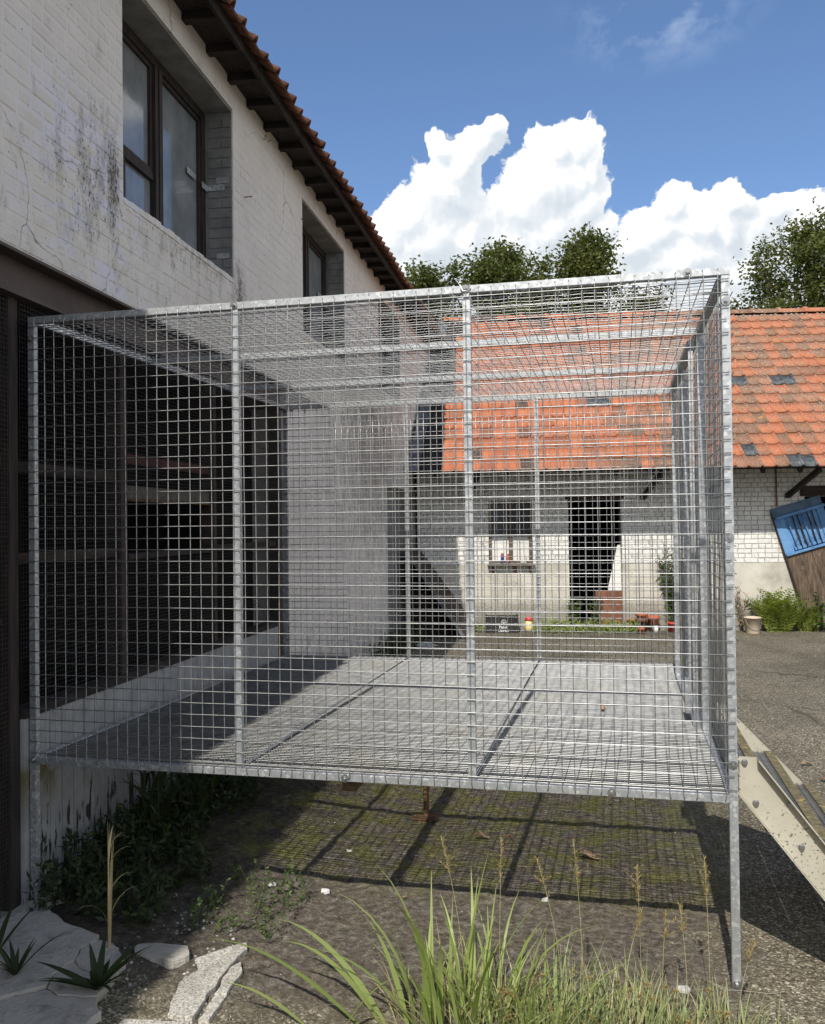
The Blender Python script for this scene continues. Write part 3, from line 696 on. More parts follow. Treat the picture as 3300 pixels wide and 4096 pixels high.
# window with whitewashed lower panels
fr=MB(); fr.box(WB[0],WB[0]+.05,.05,.11,WB[2],WB[3]); fr.box(WB[1]-.05,WB[1],.05,.11,WB[2],WB[3]); fr.box(WB[0]+.05,WB[1]-.05,.05,.11,WB[3]-.05,WB[3]); fr.box(-.245,-.185,.045,.11,WB[2]+.04,WB[3]-.051); fr.box(WB[0]+.05,WB[1]-.05,.048,.11,WB[2],WB[2]+.039)
BW=fr.obj('window','door',BN)
for a,bb in ((WB[0]+.051,-.246),(-.184,WB[1]-.051)):
    MB().box(a,bb,.085,.095,WB[2]+.04,1.52).obj('panel','barn',BW); MB().box(a,bb,.085,.092,1.521,WB[3]-.051).obj('pane','darkglass',BW)
m=MB(); m.box(-.60,.17,-.13,.04,1.058,1.084); m.obj('window_sill','cream_board',BN,bevel=.003)
for u in (-.50,-.15,.10): MB().add([(u-.02,-.10,1.057),(u+.02,-.10,1.057),(u+.02,-.013,1.057),(u-.02,-.013,1.057),(u+.02,-.013,.93),(u-.02,-.013,.93)],[(0,1,2,3),(0,5,4,1),(1,4,2),(0,3,5),(2,4,5,3)]).obj('sill_bracket','rust',BN)
MB().box(4.38,5.6,-.02,.2,2.125,2.29).obj('timber_lintel','wood_dark',BN,bevel=.006)
MB().box(.66,1.62,-.004,.2,2.122,2.20).obj('timber_lintel','wood_dark',BN)
MB().tube([(4.0,-.03,1.96),(4.0,-.03,2.62)],.012,8).obj('iron_rod','rust',BN)
m=MB(); m.beam((4.17,-.03,2.13),(4.36,-.86,2.50),.07,.07); m.obj('strut','rafter_wood',BN)
for u in (-.9,1.9,2.9): MB().beam((u,-.03,2.13),(u+.15,-.86,2.50),.07,.07).obj('strut','rafter_wood',BN)
SLP=38; c38,s38=math.cos(R(SLP)),math.sin(R(SLP)); EV=Vector((0,-.965,2.535)); su=Vector((0,c38,s38))
RL=5.30
m=MB()
def rpt(u,d,n): 
    p=EV+su*d; return (u,p.y-s38*n,p.z+c38*n)
def eaveu(d): return -1.756+.0975*(EV.y+c38*d)
m.add([rpt(eaveu(.05),.05,-.06),rpt(U1,.05,-.06),rpt(U1,RL,-.06),rpt(eaveu(RL),RL,-.06),rpt(eaveu(.05),.05,-.015),rpt(U1,.05,-.015),rpt(U1,RL,-.015),rpt(eaveu(RL),RL,-.015)],[(0,3,2,1),(4,5,6,7),(0,1,5,4),(1,2,6,5),(2,3,7,6),(3,0,4,7)])
rg=EV+su*RL
m.add([(U0,rg.y,rg.z-.05),(U1,rg.y,rg.z-.05),(U1,8.2,2.6),(U0,8.2,2.6),(U0,rg.y+.01,rg.z),(U1,rg.y+.01,rg.z),(U1,8.25,2.66),(U0,8.25,2.66)],[(0,3,2,1),(4,5,6,7),(0,1,5,4),(1,2,6,5),(2,3,7,6),(3,0,4,7)])
m.obj('roof','rafter_wood',BN)
m=MB(); m.add([(U1-.3,0,0),(U1-.3,7.8,0),(U1-.3,7.8,2.6),(U1-.3,rg.y,rg.z-.06),(U1-.3,0,2.7),(U1,0,0),(U1,7.8,0),(U1,7.8,2.6),(U1,rg.y,rg.z-.06),(U1,0,2.7)],[(0,1,2,3,4),(9,8,7,6,5),(0,5,6,1),(1,6,7,2),(2,7,8,3),(3,8,9,4),(4,9,5,0)]); m.box(U0,U1-.3,7.5,7.8,0,2.6); m.obj('rear_wall','barn',BN)
m=MB(); v=[]
for d in np.linspace(.03,RL-.1,8):
    u=eaveu(d)+.02; v+=[rpt(u,d,.07),rpt(u+.03,d,.02),rpt(u+.14,d,.012),rpt(u+.17,d,.03)]
m.add(v,[(i*4+j,i*4+j+1,i*4+j+5,i*4+j+4) for i in range(7) for j in range(3)]); o=m.obj('valley_flashing','lead',BN,recalc=False); sm=o.modifiers.new('thickness','SOLIDIFY'); sm.thickness=.004
for u in np.arange(-1.4,8.9,.55): MB().beam(tuple(EV+su*.08+Vector((u,s38*.11,-c38*.11))),tuple(EV+su*1.3+Vector((u,s38*.11,-c38*.11))),.06,.09).obj('rafter','rafter_wood',BN)
tl=[]
GA=.308; TW=.2
for row in range(17):
    u=-1.45+.0975*row*GA*c38+ (0)
    n0=math.ceil((u+1.5)/TW); 
    for cidx in range(n0,44):
        uu=-1.5+cidx*TW
        if uu<eaveu(row*GA)+.10: continue
        tl.append((uu,row))
TMB=tile_mesh(.2,.335,.026,.018,15)
tb=TMB.mesh('roof_tile','tile',True); tb.polygons.foreach_set('use_smooth',[abs(p.normal.y)<.5 for p in tb.polygons])
tg=TMB.mesh('glass_roof_tile','glasstile',True)
glassset={(3.5,7),(3.7,7),(3.3,7)}
def tkey(t):
    u,row=t
    if u>6.0: return 9
    return 0 if u>3.3 else 1+row*.1
rest=MB(); n=0
for (uu,row) in sorted(tl,key=tkey):
    p=EV+su*(row*GA); 
    M4=tile_matrix((uu+U(-.004,.004),p.y,p.z+.006+U(-.003,.004)),(1,U(-.012,.012),U(-.02,.02)),su+Vector((U(-.02,.02),0,U(-.012,.012))))
    isg=(row==8 and 3.35<uu<3.75) or (row==8 and 4.15<uu<4.55) or (row==6 and 1.0<uu<1.5) or (row==1 and 3.3<uu<3.5) or (row==0 and 3.9<uu<4.2)
    if n<300 or isg:
        o=link('roof_tile',tg if isg else tb,BN); o.matrix_local=M4; n+=1
        if isg: o['label']='dark glossy replacement tile'
    else: rest.add([M4@Vector(v) for v in TMB.v],TMB.f)
rest.obj('roof_tiles','tile',BN,True,kind='stuff')
rm=MB(); 
for (x0,x1,r) in ((0,.50,.125),(.0,.06,.155)):
    k=9; vs=[]
    for x in (x0,x1):
        for j in range(k):
            a=math.pi*j/(k-1); vs.append((x,-math.cos(a)*r,math.sin(a)*r*.8)); 
    rm.add(vs,[(j,j+1,k+j+1,k+j) for j in range(k-1)]+[tuple(range(k)),tuple(reversed(range(k,2*k)))])
rme=rm.mesh('ridge_tile','tile',True)
u=-1.35
while u<8.9:
    o=link('ridge_tile',rme,BN,(u,rg.y+.02,rg.z-.01+U(-.006,.006))); o.rotation_euler=(0,U(-.01,.01),0); u+=.50
mo=MB(); u=-1.35
while u<8.9: mo.lathe([(.02,-.02),(.026,0),(.012,.015)],(u+U(-.02,.02),rg.y-.115,rg.z-.065+U(-.02,.01)),6); u+=U(.06,.12)
mo.obj('ridge_mortar','barn_mortar',BN)

# ------------------------------------------------------------------ the cage
W_,D_,ZB,ZT=2.991,3.157,.70,2.70; T=.031
K=root('wire_cage','tall galvanised wire mesh cage on legs standing out from the farmhouse','cage')
def bar(name,a,bb,lab=None,mt='galv'):
    m=MB().beam(a,bb,T,T,(0,0,1) if abs(a[2]-bb[2])<.01 else (0,1,0)); o=m.obj(name,mt,K,bevel=.0025)
    if lab: o['label']=lab
    return o
h=T/2; XP=[h,W_/3+.003,2*W_/3+.0005,W_-h]; YP=[h,1.065,2.12,D_-h]
for y,nm in ((h,'front'),(D_-h,'back')):
    bar('rail',(0,y,ZT-h),(W_,y,ZT-h)); bar('rail',(T,y,ZB+h),(W_-T,y,ZB+h))
    for i,x in enumerate(XP):
        z0=ZT-T if True else 0
        corner=i in(0,3)
        g0=(.075 if x<1 and y<1 else .0) if corner else ZB+T
        bar('corner_post' if corner else 'post',(x,y,g0 if corner else ZB+T),(x,y,ZT-T))
for x in (h,W_-h):
    bar('rail',(x,T,ZT-h),(x,D_-T,ZT-h)); bar('rail',(x,T,ZB+h),(x,D_-T,ZB+h))
    for y in (YP[1:3] if x>1 else []): bar('post',(x,y,ZB+T),(x,y,ZT-T))
for y in YP[1:3]:
    bar('roof_rail',(T,y,ZT-h),(W_-T,y,ZT-h)); bar('floor_beam',(T,y,ZB+h-.01),(W_-T,y,ZB+h-.01))
for x in (1.46,):
    MB().box(x-.03,x+.03,T+.05,D_-T,ZB-.062,ZB-.022).obj('floor_joist','rust',K)
# raised inner door frame on the right side
m=MB(); m.beam((W_-.055,1.12,.745),(W_-.055,2.50,.745),.03,.035); m.beam((W_-.055,2.485,.763),(W_-.055,2.485,2.62),.03,.03,(0,1,0)); m.beam((W_-.055,1.135,.763),(W_-.055,1.135,2.62),.022,.022,(0,1,0)); m.beam((W_-.055,1.12,2.636),(W_-.055,2.50,2.636),.03,.03)
m.obj('gate_frame','galv',K,bevel=.002)
MB().box(W_-.10,W_-.07,1.20,1.26,.78,.95).obj('latch','galv',K)
MB().lathe([(.017,0),(.017,.60),(.023,.60),(.023,.66)],(1.437,1.70,.0),12).box(1.36,1.51,1.64,1.76,-.004,.012).obj('prop_leg','rust',K,label='rusty round prop leg under the floor')
# wires: pitch 50 mm
wr=.0021
def wavy(a,bb,n,amp,ax1,ax2,crimp=0,period=1):
    a=Vector(a); bb=Vector(bb); pts=[]; ph1,ph2=U(0,6.3),U(0,6.3); k1,k2=U(.6,1.6),U(.6,1.6)
    for i in range(n+1):
        t=i/n; p=a.lerp(bb,t)
        o1=amp*math.sin(ph1+k1*6.3*t)+U(-1,1)*amp*.35; o2=amp*.6*math.sin(ph2+k2*6.3*t)+U(-1,1)*amp*.25
        if crimp: o2+=crimp*(1 if i%2 else -1)
        pts.append(p+Vector(ax1)*o1+Vector(ax2)*o2)
    return pts
count=0; restw=MB()
def wire(pts,r=wr,n=5):
    global count
    if count<300:
        MB().tube(pts,r,n).obj('wire','wire',K,smooth=True,recalc=False); count+=1
    else: restw.tube(pts,r,4,cap=False)
FX=[.036+.0502*i for i in range(59)]; ZZ=[.752+.05*i for i in range(39)]
for x in FX:
    j=U(-.0015,.0015); wire([(x+j+U(-.003,.003),-.0025,ZT-.004-U(0,.008))]+wavy((x+j,-.0035,ZT-.03),(x+j,-.0035,ZB+.02),16,.0011,(1,0,0),(0,1,0))+[(x+j+U(-.004,.004),-.003,ZB+.004+U(0,.006))])
for z in ZZ: wire(wavy((.002+U(0,.006),-.008,z),(W_-.004-U(0,.012),-.008,z),22,.0011,(0,0,1),(0,1,0)))
for x in FX: wire(wavy((x,D_-T-.004,ZT-.035),(x,D_-T-.004,ZB+.02),6,.001,(1,0,0),(0,1,0)),wr,4)
for z in ZZ: wire(wavy((.01,D_-T-.008,z),(W_-.01,D_-T-.008,z),8,.001,(0,0,1),(0,1,0)),wr,4)
YR=[.06+.0503*i for i in range(61)]
for y in YR: wire(wavy((.01,y,ZT-T-.008),(W_-.01,y,ZT-T-.008),40,.0022,(0,1,0),(0,0,1),.0016),wr,4)
for x in FX: wire(wavy((x,.02,ZT-T-.004),(x,D_-.02,ZT-T-.004),40,.0022,(1,0,0),(0,0,1),.0016),wr,4)
for xs_ in (W_+.0035,):
    for y in YR: wire(wavy((xs_,y,ZB+.01),(xs_,y,ZT-.01),14,.003,(0,1,0),(1,0,0)),wr,4)
    for z in ZZ: wire(wavy((xs_+.005,.005,z),(xs_+.005,D_-.005,z),30,.003,(0,0,1),(1,0,0)),wr,4)
restw.obj('wires','wire',K,True,recalc=False,kind='stuff')
# bar grating floor in three panels
for i in range(3):
    x0=T+.004 if i==0 else XP[i]+.006; x1=XP[i+1]-.006 if i<2 else W_-T-.004
    m=MB(); y=T+.004
    while y<D_-T-.01:
        m.tube([(x0,y,ZB+T-.002),(x1,y,ZB+T-.002)],.0031,6,cap=False); y+=.0268
    xx=x0+.02
    while xx<x1:
        m.tube([(xx,T+.002,ZB+T-.0075),(xx,D_-T-.004,ZB+T-.0075)],.0022,5,cap=False); xx+=.0470
    m.box(x0-.003,x0,T,D_-T,ZB+T-.012,ZB+T+.003); m.box(x1,x1+.003,T,D_-T,ZB+T-.012,ZB+T+.003)
    m.obj('floor_grating','grating',K,True,recalc=False)
# bolts with washers
bm_=MB(); bm_.lathe([(.0165,-.003),(.0165,.0)],(0,0,0),18,'y'); bm_.lathe([(.0085,-.012),(.0085,-.003)],(0,0,0),6,'y'); bm_.lathe([(.005,-.016),(.0055,-.012)],(0,0,0),8,'y')
bme=bm_.mesh('bolt','bolt_steel')
for x,z in ((.998,2.686),(1.992,2.686),(2.84,2.688),(2.9755,2.571),(2.9755,1.687),(2.9755,.843),(1.469,.714),(2.533,.715),(2.9755,.032),(.018,.72),(.018,2.6)):
    link('bolt',bme,K,(x,-.0005,z))
tb_=MB().tube([(1.972,-.014,2.70),(1.985,-.022,2.672),(2.005,-.022,2.672),(2.012,-.014,2.70)],.003,6); tb_.obj('wire_clip','wire',K)

# ------------------------------------------------------------------ steps on the right of the cage
ST=root('metal_stairs','short beige metal stairs with grating treads beside the right cage post','stairs',(W_,0,0))
def stringer(y,inner):
    x0,zt,zb,sl_=(.0,.862,.735,1.27) if inner<0 else (.0,.835,.70,1.0); xe=.075
    xf=xe+(zt-.0)/sl_; xb=x0+(zb)/sl_-.0
    m=MB(); poly=[(x0,zb),(x0,zt),(xe,zt),(xf-.02,.0),(xb,.0)]
    n=len(poly); m.add([(x,y-.003,z) for x,z in poly]+[(x,y+.003,z) for x,z in poly],[tuple(range(n)),tuple(reversed(range(n,2*n)))]+[(i,(i+1)%n,n+(i+1)%n,n+i) for i in range(n)])
    o=m.obj('stringer','stair',ST)
    dy=-.045 if inner<0 else .045
    f=MB(); f.add([(xe,y+dy,zt),(xe,y,zt),(xf-.02,y,0),(xf-.02,y+dy,0),(xe,y+dy,zt-.006),(xe,y,zt-.006),(xf-.025,y,0),(xf-.025,y+dy,0)],[(0,1,2,3),(4,7,6,5),(0,4,5,1),(1,5,6,2),(2,6,7,3),(3,7,4,0)])
    f.add([(x0,y+dy,zb),(x0,y,zb),(xb,y,0),(xb,y+dy,0),(x0,y+dy,zb+.006),(x0,y,zb+.006),(xb+.005,y,0),(xb+.005,y+dy,0)],[(0,1,2,3),(4,7,6,5),(0,4,5,1),(1,5,6,2),(2,6,7,3),(3,7,4,0)])
    f.obj('flange','stair',o)
Y0s,Y1s=.055,1.22
stringer(Y0s,-1); stringer(Y1s,1)
for i in range(5):
    zt=.752-.15*i; x0=-.07+.18*i if i else .004; x1=.130+.18*i
    m=MB(); y=Y0s+.012
    while y<Y1s-.006: m.box(x0,x1-.042,y-.0015,y+.0015,zt-.03,zt); y+=.033
    x=x0
    while x<x1-.04: m.box(x-.0015,x+.0015,Y0s+.005,Y1s-.005,zt-.028,zt+.0015); x+=.022
    t_=m.obj('tread','grating',ST,recalc=False)
    MB().box(x1-.040,x1,Y0s+.004,Y1s-.004,zt-.032,zt+.003).obj('tread_nosing','moss_edge',t_)
b2=MB(); b2.lathe([(.012,-.003),(.012,0)],(0,0,0),16,'y'); b2.lathe([(.009,-.012),(.009,-.003)],(0,0,0),6,'y'); b2e=b2.mesh('bolt','bolt_steel')
for x,z in ((.030,.842),(.068,.692),(.187,.694),(.225,.538),(.345,.535),(.37,.38),(.5,.38)): link('bolt',b2e,ST,(x,Y0s-.0035,z))

# ------------------------------------------------------------------ things along the barn
def bp(u,off,z): 
    c,s=math.cos(BT),math.sin(BT); return (B0[0]+u*c-off*s,B0[1]+u*s+off*c,z)
# leaning half door
LD=root('stable_door','old brown plank door with blue barred top leaning askew against the barn wall','door',bp(4.455,-.16,.012),BT)
LD.rotation_euler=(R(-3.5),R(-16.2),BT)
Lh,Lw=1.99,.795
for k in range(4):
    a=k*Lw/4; MB().box(a+.002,a+Lw/4-.002,-.0,.03,0,1.235).obj('plank','door',LD,bevel=.003)
MB().box(-.012,-.001,.0,.05,.0,Lh-.05).obj('edge_strip','wood_dark',LD)
fr=MB(); fr.box(0,.15,-.002,.034,1.24,Lh-.17); fr.box(Lw-.12,Lw,-.002,.034,1.24,Lh-.17); fr.obj('frame','blue',LD,bevel=.004)
MB().box(0,Lw,-.003,.034,Lh-.168,Lh).obj('top_rail','shaded_greyblue',LD,bevel=.004)
MB().box(0.02,Lw+.01,-.05,-.004,Lh-.19,Lh-.145).obj('ledge','blue',LD,bevel=.004)
MB().box(0.0,Lw+.01,-.045,.03,1.205,1.245).obj('ledge','blue',LD,bevel=.004)
MB().box(.16,Lw-.13,-.022,.012,1.26,1.31).obj('ledge','blue',LD,bevel=.004)
for k in range(5): MB().box(.151+k*.105,.151+k*.105+.103,.018,.03,1.247,Lh-.171).obj('plank','blue',LD)
for k in range(6):
    x=.20+k*.078; MB().tube([(x,-.022,1.25),(x+U(-.008,.008),-.026,1.45),(x+U(-.01,.01),-.022,1.60),(x,-.02,Lh-.19)],.010,7).obj('spindle','rafter_wood' if k%3 else 'blue',LD,smooth=True)
m=MB()
for k in range(16):
    x=U(.17,.66); z=U(1.27,1.75); m.tube([(x,-.03,z),(x+U(-.05,.05),-.036,z+U(-.04,.04)),(x+U(-.08,.08),-.032,z+U(-.1,.03))],.003,4)
m.obj('dried_vine','bark',LD)
# bucket
BK=root('bucket','cream plastic bucket with wire handle beside the green fern','bucket',(4.595,11.13,.0),.3)
m=MB(); m.lathe([(.098,0),(.10,.004),(.124,.235),(.134,.236),(.134,.25),(.120,.25),(.096,.02),(.0,.02)],(0,0,0),20); m.obj('bucket_body','cream_plastic',BK,True)
m=MB(); m.tube([(.125*math.cos(a),-.128*abs(math.sin(a))*.75-.02,.225-.17*abs(math.sin(a))) for a in np.linspace(0,math.pi,12)],.004,5); m.obj('handle','grating',BK)
# crate with lettering
CR=root('drinks_crate','black plastic drinks crate with white lettering standing by the barn wall','crate',(.735,10.78,.0),R(9))
m=MB(); a,d,hh=.255,.16,.285
m.box(-a,a,-d,-d+.014,0,hh); m.box(-a,a,d-.014,d,0,hh); m.box(-a,-a+.014,-d+.0145,d-.0145,0,hh); m.box(a-.014,a,-d+.0145,d-.0145,0,hh); m.box(-a+.015,a-.015,-d+.015,d-.015,.01,.025)
for x in (-a-.004,a-.02): m.box(x,x+.024,-d-.006,-d-.001,.0,hh)
m.box(-a,a,-d-.006,-d-.001,hh-.045,hh-.02)
m.obj('crate_body','black_plastic',CR,bevel=.002)
for txt,z,sz in (('Pater',.075,.062),('Lieven',.020,.066)):
    cu=bpy.data.curves.new('lettering','FONT'); cu.body=txt; cu.size=sz; cu.align_x='CENTER'; cu.extrude=.0008; cu.offset=.0012; cu.materials.append(MAT['white_plastic'])
    o=bpy.data.objects.new('lettering_curve',cu); C.objects.link(o); bpy.context.view_layer.update(); me=bpy.data.meshes.new_from_object(o.evaluated_get(bpy.context.evaluated_depsgraph_get())); bpy.data.objects.remove(o); o=link('lettering',me,CR,(.02,-d-.0016,z)); o.rotation_euler=(R(90),0,0)
m=MB()
for r0 in (.042,.028):
    m.tube([(.03+r0*math.cos(t),-d-.001,.165+r0*1.1*math.sin(t)) for t in np.linspace(-.6,math.pi+.6,12)],.0028,4)
m.box(.018,.042,-d-.003,-d-.0005,.150,.172); m.obj('emblem','white_plastic',CR)
# bag of red and yellow by the crate
m=MB(); pr=[(.075,0),(.085,.05),(.08,.12),(.05,.17)]; m.lathe(pr,(0,0,0),12); RB=root('crumpled_bag','crumpled red and yellow plastic bag in weeds next to the black crate','bag',(1.16,10.95,0))
o=m.obj('bag_body','yellow_plastic',RB,True); 
for v_ in o.data.vertices: v_.co*=1+.14*mnoise.noise(v_.co*22)
m=MB(); m.lathe([(.051,.168),(.075,.185),(.05,.22),(.02,.235)],(0,0,0),12); o=m.obj('bag_top','red_plastic',RB,True)
for v_ in o.data.vertices: v_.co*=1+.12*mnoise.noise(v_.co*25)
# bottles on the sill
def can(name,label,cat,u,r,hh,mt,mt2):
    o=root(name,label,cat,bp(u,-.06,1.0845)); MB().lathe([(r,0),(r,hh*.78),(r*.85,hh*.82)],(0,0,0),14).obj('can_body',mt,o,True); MB().lathe([(r*.8,hh*.82),(r*.8,hh*.96),(r*.5,hh)],(0,0,0),12).obj('cap',mt2,o,True); return o
c=can('spray_can','tall blue spray can with yellow and red top on the barn window sill','can',-.36,.024,.20,'blue_plastic','yellow_plastic')
MB().lathe([(.0255,.12),(.0255,.15)],(0,0,0),14).obj('label_band','red_plastic',c)
can('squeeze_bottle','pink and red bottle next to the blue can on the sill','bottle',-.275,.03,.17,'terracotta','red_plastic')
o=root('stone_jar','small pale jar at the right end of the barn window sill','jar',bp(-.02,-.03,1.0845)); MB().lathe([(.05,0),(.06,.03),(.058,.1),(.04,.13),(.045,.15),(.03,.15)],(0,0,0),14).obj('jar_body','pale_plaster',o,True)
# boards in the doorway
o=root('peeling_board','pointed board of peeling white paint leaning in the barn doorway','board',bp(1.18,.05,0.02),BT); MB().add([(.10,0,.0),(.40,0,.0),(.385,.12,1.37),(.34,.12,1.35),(.10,.03,.35)]+[(.10,.03,.0),(.40,.03,.0),(.385,.15,1.37),(.34,.15,1.35),(.10,.06,.35)],[(0,1,2,3,4),(9,8,7,6,5),(0,5,6,1),(1,6,7,2),(2,7,8,3),(3,8,9,4),(4,9,5,0)]).obj('board','barn',o)
o=root('rusty_sheet','rust brown metal sheet standing in the barn doorway in front of the peeling board','sheet',bp(1.13,-.02,.03),BT); MB().box(0,.42,-.003,.003,0,.62).obj('sheet','rust_sheet',o)
# terracotta pots
def pot(u,off,r,hh,label,mt='terracotta'):
    o=root('flower_pot',label,'flower pot',bp(u,off,.0),0,'pots in front of the barn wall')
    MB().lathe([(r*.68,0),(r*.95,hh*.78),(r*1.06,hh*.78),(r*1.06,hh),(r*.92,hh),(r*.85,hh*.8),(0,hh*.8)],(0,0,0),16).obj('pot',mt,o,True); return o
pot(1.76,-.51,.055,.10,'small orange pot standing alone nearest on the asphalt')
o=root('flower_pot','orange stacked pots with yellow stained side beside the white cup','flower pot',bp(1.82,-.20,0),0,'pots in front of the barn wall'); MB().lathe([(.065,0),(.085,.17),(.095,.17),(.095,.22),(.08,.22)],(0,0,0),16).obj('pot','rust_sheet',o,True); MB().lathe([(.07,.205),(.085,.26),(.098,.26),(.098,.30),(.08,.30)],(0,0,0),16).obj('rim_pot','terracotta',o,True)
pot(2.02,-.16,.095,.25,'large red pot behind the white cup')
pot(2.30,-.22,.085,.16,'red pot with broad green leaves left of the tall plant','red_plastic'); pot(2.47,-.12,.085,.22,'terracotta pot under the tall narrow leaved plant')
pot(1.68,-.08,.075,.2,'orange pot against the wall farthest left of the pots')
o=root('white_cup','small white cup in front of the large red pot','cup',bp(2.02,-.30,0)); MB().lathe([(.04,0),(.048,.11),(.042,.11),(.036,.01)],(0,0,0),14).obj('cup','white_plastic',o,True)
# leaning roof sheet in the corner between house and barn
o=root('leaning_panel','dark panel leaning from the house wall across the shaded barn corner','panel'); m=MB()
pa=[(-.56,9.9,1.31),(.27,9.9,.02)]
m.add([(-.60,9.75,1.33),(.27,9.75,.0),(.32,10.95,.0),(-.62,10.75,1.33),(-.58,9.75,1.36),(.30,9.75,.03),(.35,10.95,.03),(-.60,10.75,1.36)],[(0,3,2,1),(4,5,6,7),(0,1,5,4),(1,2,6,5),(2,3,7,6),(3,0,4,7)]); m.obj('panel_sheet','wood_dark',o)
MB().beam((-.585,9.735,1.36),(.30,9.735,.03),.02,.05,(0,0,1)).obj('panel_edge','lead',o)
MB().add([(-.63,10.2,.0),(.15,10.2,.0),(-.63,10.2,1.26),(-.63,10.22,.0),(.15,10.22,.0),(-.63,10.22,1.26)],[(0,1,2),(5,4,3),(0,3,4,1),(1,4,5,2),(2,5,3,0)]).obj('panel_back','wood_black',o)
tag(MB().prism([(-.33,8.85),(-.05,8.80),(.05,8.95),(-.12,9.1),(-.35,9.05)],.012,.03,.01).obj('plastic_sheet','pale_plaster'),'pale flat plastic sheet lying on shaded asphalt by the leaning panel','sheet')

# ------------------------------------------------------------------ plants
def blade(mb,base,ang,ln,wd,lean,droop,seg=6,twist=0):
    b0=Vector(base); d=Vector((math.cos(ang),math.sin(ang),0)); s=Vector((-math.sin(ang+twist),math.cos(ang+twist),0))
    o=len(mb.v); th=lean; p=b0.copy()
    for i in range(seg+1):
        t=i/seg; wv=wd*(min(1,.45+t*2.2) if t<.3 else (1-((t-.3)/.7)**1.6))*.5
        if i==seg: wv=.0004
        mb.v.append(tuple(p-s*wv)); mb.v.append(tuple(p+s*wv))
        p=p+(d*math.sin(th)+Vector((0,0,1))*math.cos(th))*(ln/seg); th+=droop/seg*(.4+1.2*t)
    for i in range(seg): mb.f.append((o+2*i,o+2*i+1,o+2*i+3,o+2*i+2))
    return p
def leafq(mb,p,d,ln,wd,n=None):
    d=Vector(d).normalized(); n=Vector(n) if n is not None else Vector((U(-1,1),U(-1,1),U(.2,1)))
    s=d.cross(n); 
    if s.length<1e-3: s=Vector((1,0,0))
    s.normalize(); p=Vector(p); mb.add([p,p+d*ln*.5+s*wd*.5,p+d*ln,p+d*ln*.5-s*wd*.5],[(0,1,2,3)])
def grass_clump(name,label,spots,mt,cat='grass clump',stuff=False):
    """spots: (x,y,n,radius,len0,len1,width,lean,droop)"""
    m=MB()
    for (x,y,n,rad,l0,l1,wd,le,dr) in spots:
        for i in range(n):
            a=U(0,6.283); rr=rad*math.sqrt(random.random()); bx,by=x+rr*math.cos(a),y+rr*math.sin(a)
            blade(m,(bx,by,hgt(bx,by)-.004),a+U(-.9,.9),U(l0,l1),wd*U(.7,1.2),le*U(.1,1.2),dr*U(.2,1.5),7,U(-.5,.5))
    o=m.obj(name,mt,None,True,recalc=False)
    if stuff: o['kind']='stuff'; o['label']=label
    else: tag(o,label,cat)
    return o
grass_clump('grass_clump','broad bladed bright green grass clump in the foreground left of the seed stalks',[(1.98,-.42,26,.14,.35,.62,.017,.25,.9),(2.12,-.40,20,.12,.28,.52,.015,.35,1.1),(2.28,-.42,18,.14,.22,.42,.012,.4,1.2),(2.05,-.5,60,.22,.15,.38,.009,.6,1.4)],'grass_green')
grass_clump('grass_clump','fine green grass in front of the right cage leg',[(2.38,-.42,110,.18,.10,.30,.006,.35,.9),(2.62,-.40,150,.20,.08,.26,.006,.35,.9),(2.85,-.34,80,.18,.06,.20,.006,.4,.9),(2.25,-.50,140,.22,.08,.24,.006,.4,1.),(2.6,-.50,200,.34,.05,.18,.005,.45,1.),(3.0,-.34,40,.15,.05,.14,.005,.4,1.)],'grass_blue')
grass_clump('grass_clump','straw coloured dry grass mixed into the green foreground clump',[(2.0,-.5,70,.25,.15,.36,.005,.6,1.9),(2.2,-.48,80,.25,.12,.32,.004,.6,1.9),(2.55,-.47,90,.3,.10,.26,.004,.6,1.7),(2.8,-.38,50,.25,.08,.22,.004,.6,1.4)],'grass_dry')
m=MB()
for x,y,a,l,wd,le,dr in ((1.78,-.50,2.75,.62,.028,.75,1.15),(1.74,-.47,2.9,.50,.026,.7,1.3),(1.7,-.52,3.0,.7,.02,.95,.9),(1.5,-.54,3.2,.36,.02,.9,.8),(1.62,-.56,.2,.3,.016,.5,.9),(1.85,-.5,2.3,.45,.02,.5,1.2),(1.9,-.52,3.2,.5,.02,.6,1.1)):
    blade(m,(x,y,hgt(x,y)),a,l,wd,le,dr,10)
tag(m.obj('grass_clump','grass_green',None,True,recalc=False),'long arching grass blades lying low at the bottom edge','grass clump')
# seed stalks: each a thing
def seed_stalk(x,y,hh,lean,ang,label):
    o=root('grass_stalk',label,'grass stalk',(x,y,hgt(x,y)),0,'grass stalks with seed heads')
    d=Vector((math.cos(ang),math.sin(ang),0)); pts=[d*(lean*hh*t*t)+Vector((0,0,hh*t)) for t in np.linspace(0,1,9)]
    MB().tube(pts,.0014,5,.0008).obj('stem','grass_dry',o,True)
    m=MB(); top=pts[-1]
    for k in range(70):
        t=random.random(); p=pts[-1].lerp(pts[-3],t); dd=Vector((U(-1,1),U(-1,1),U(.4,1.6))); leafq(m,p,dd,U(.010,.022),.0035)
    for br in range(3):
        q=pts[-2].lerp(pts[-3],U(0,1)); e=q+Vector((U(-.05,.05),U(-.03,.03),U(.02,.05)))
        m.tube([q,e],.0006,3)
        for k in range(14): leafq(m,q.lerp(e,random.random()),Vector((U(-1,1),U(-1,1),U(.2,1.4))),U(.008,.014),.003)
    m.obj('seed_head','seed_head',o,recalc=False)
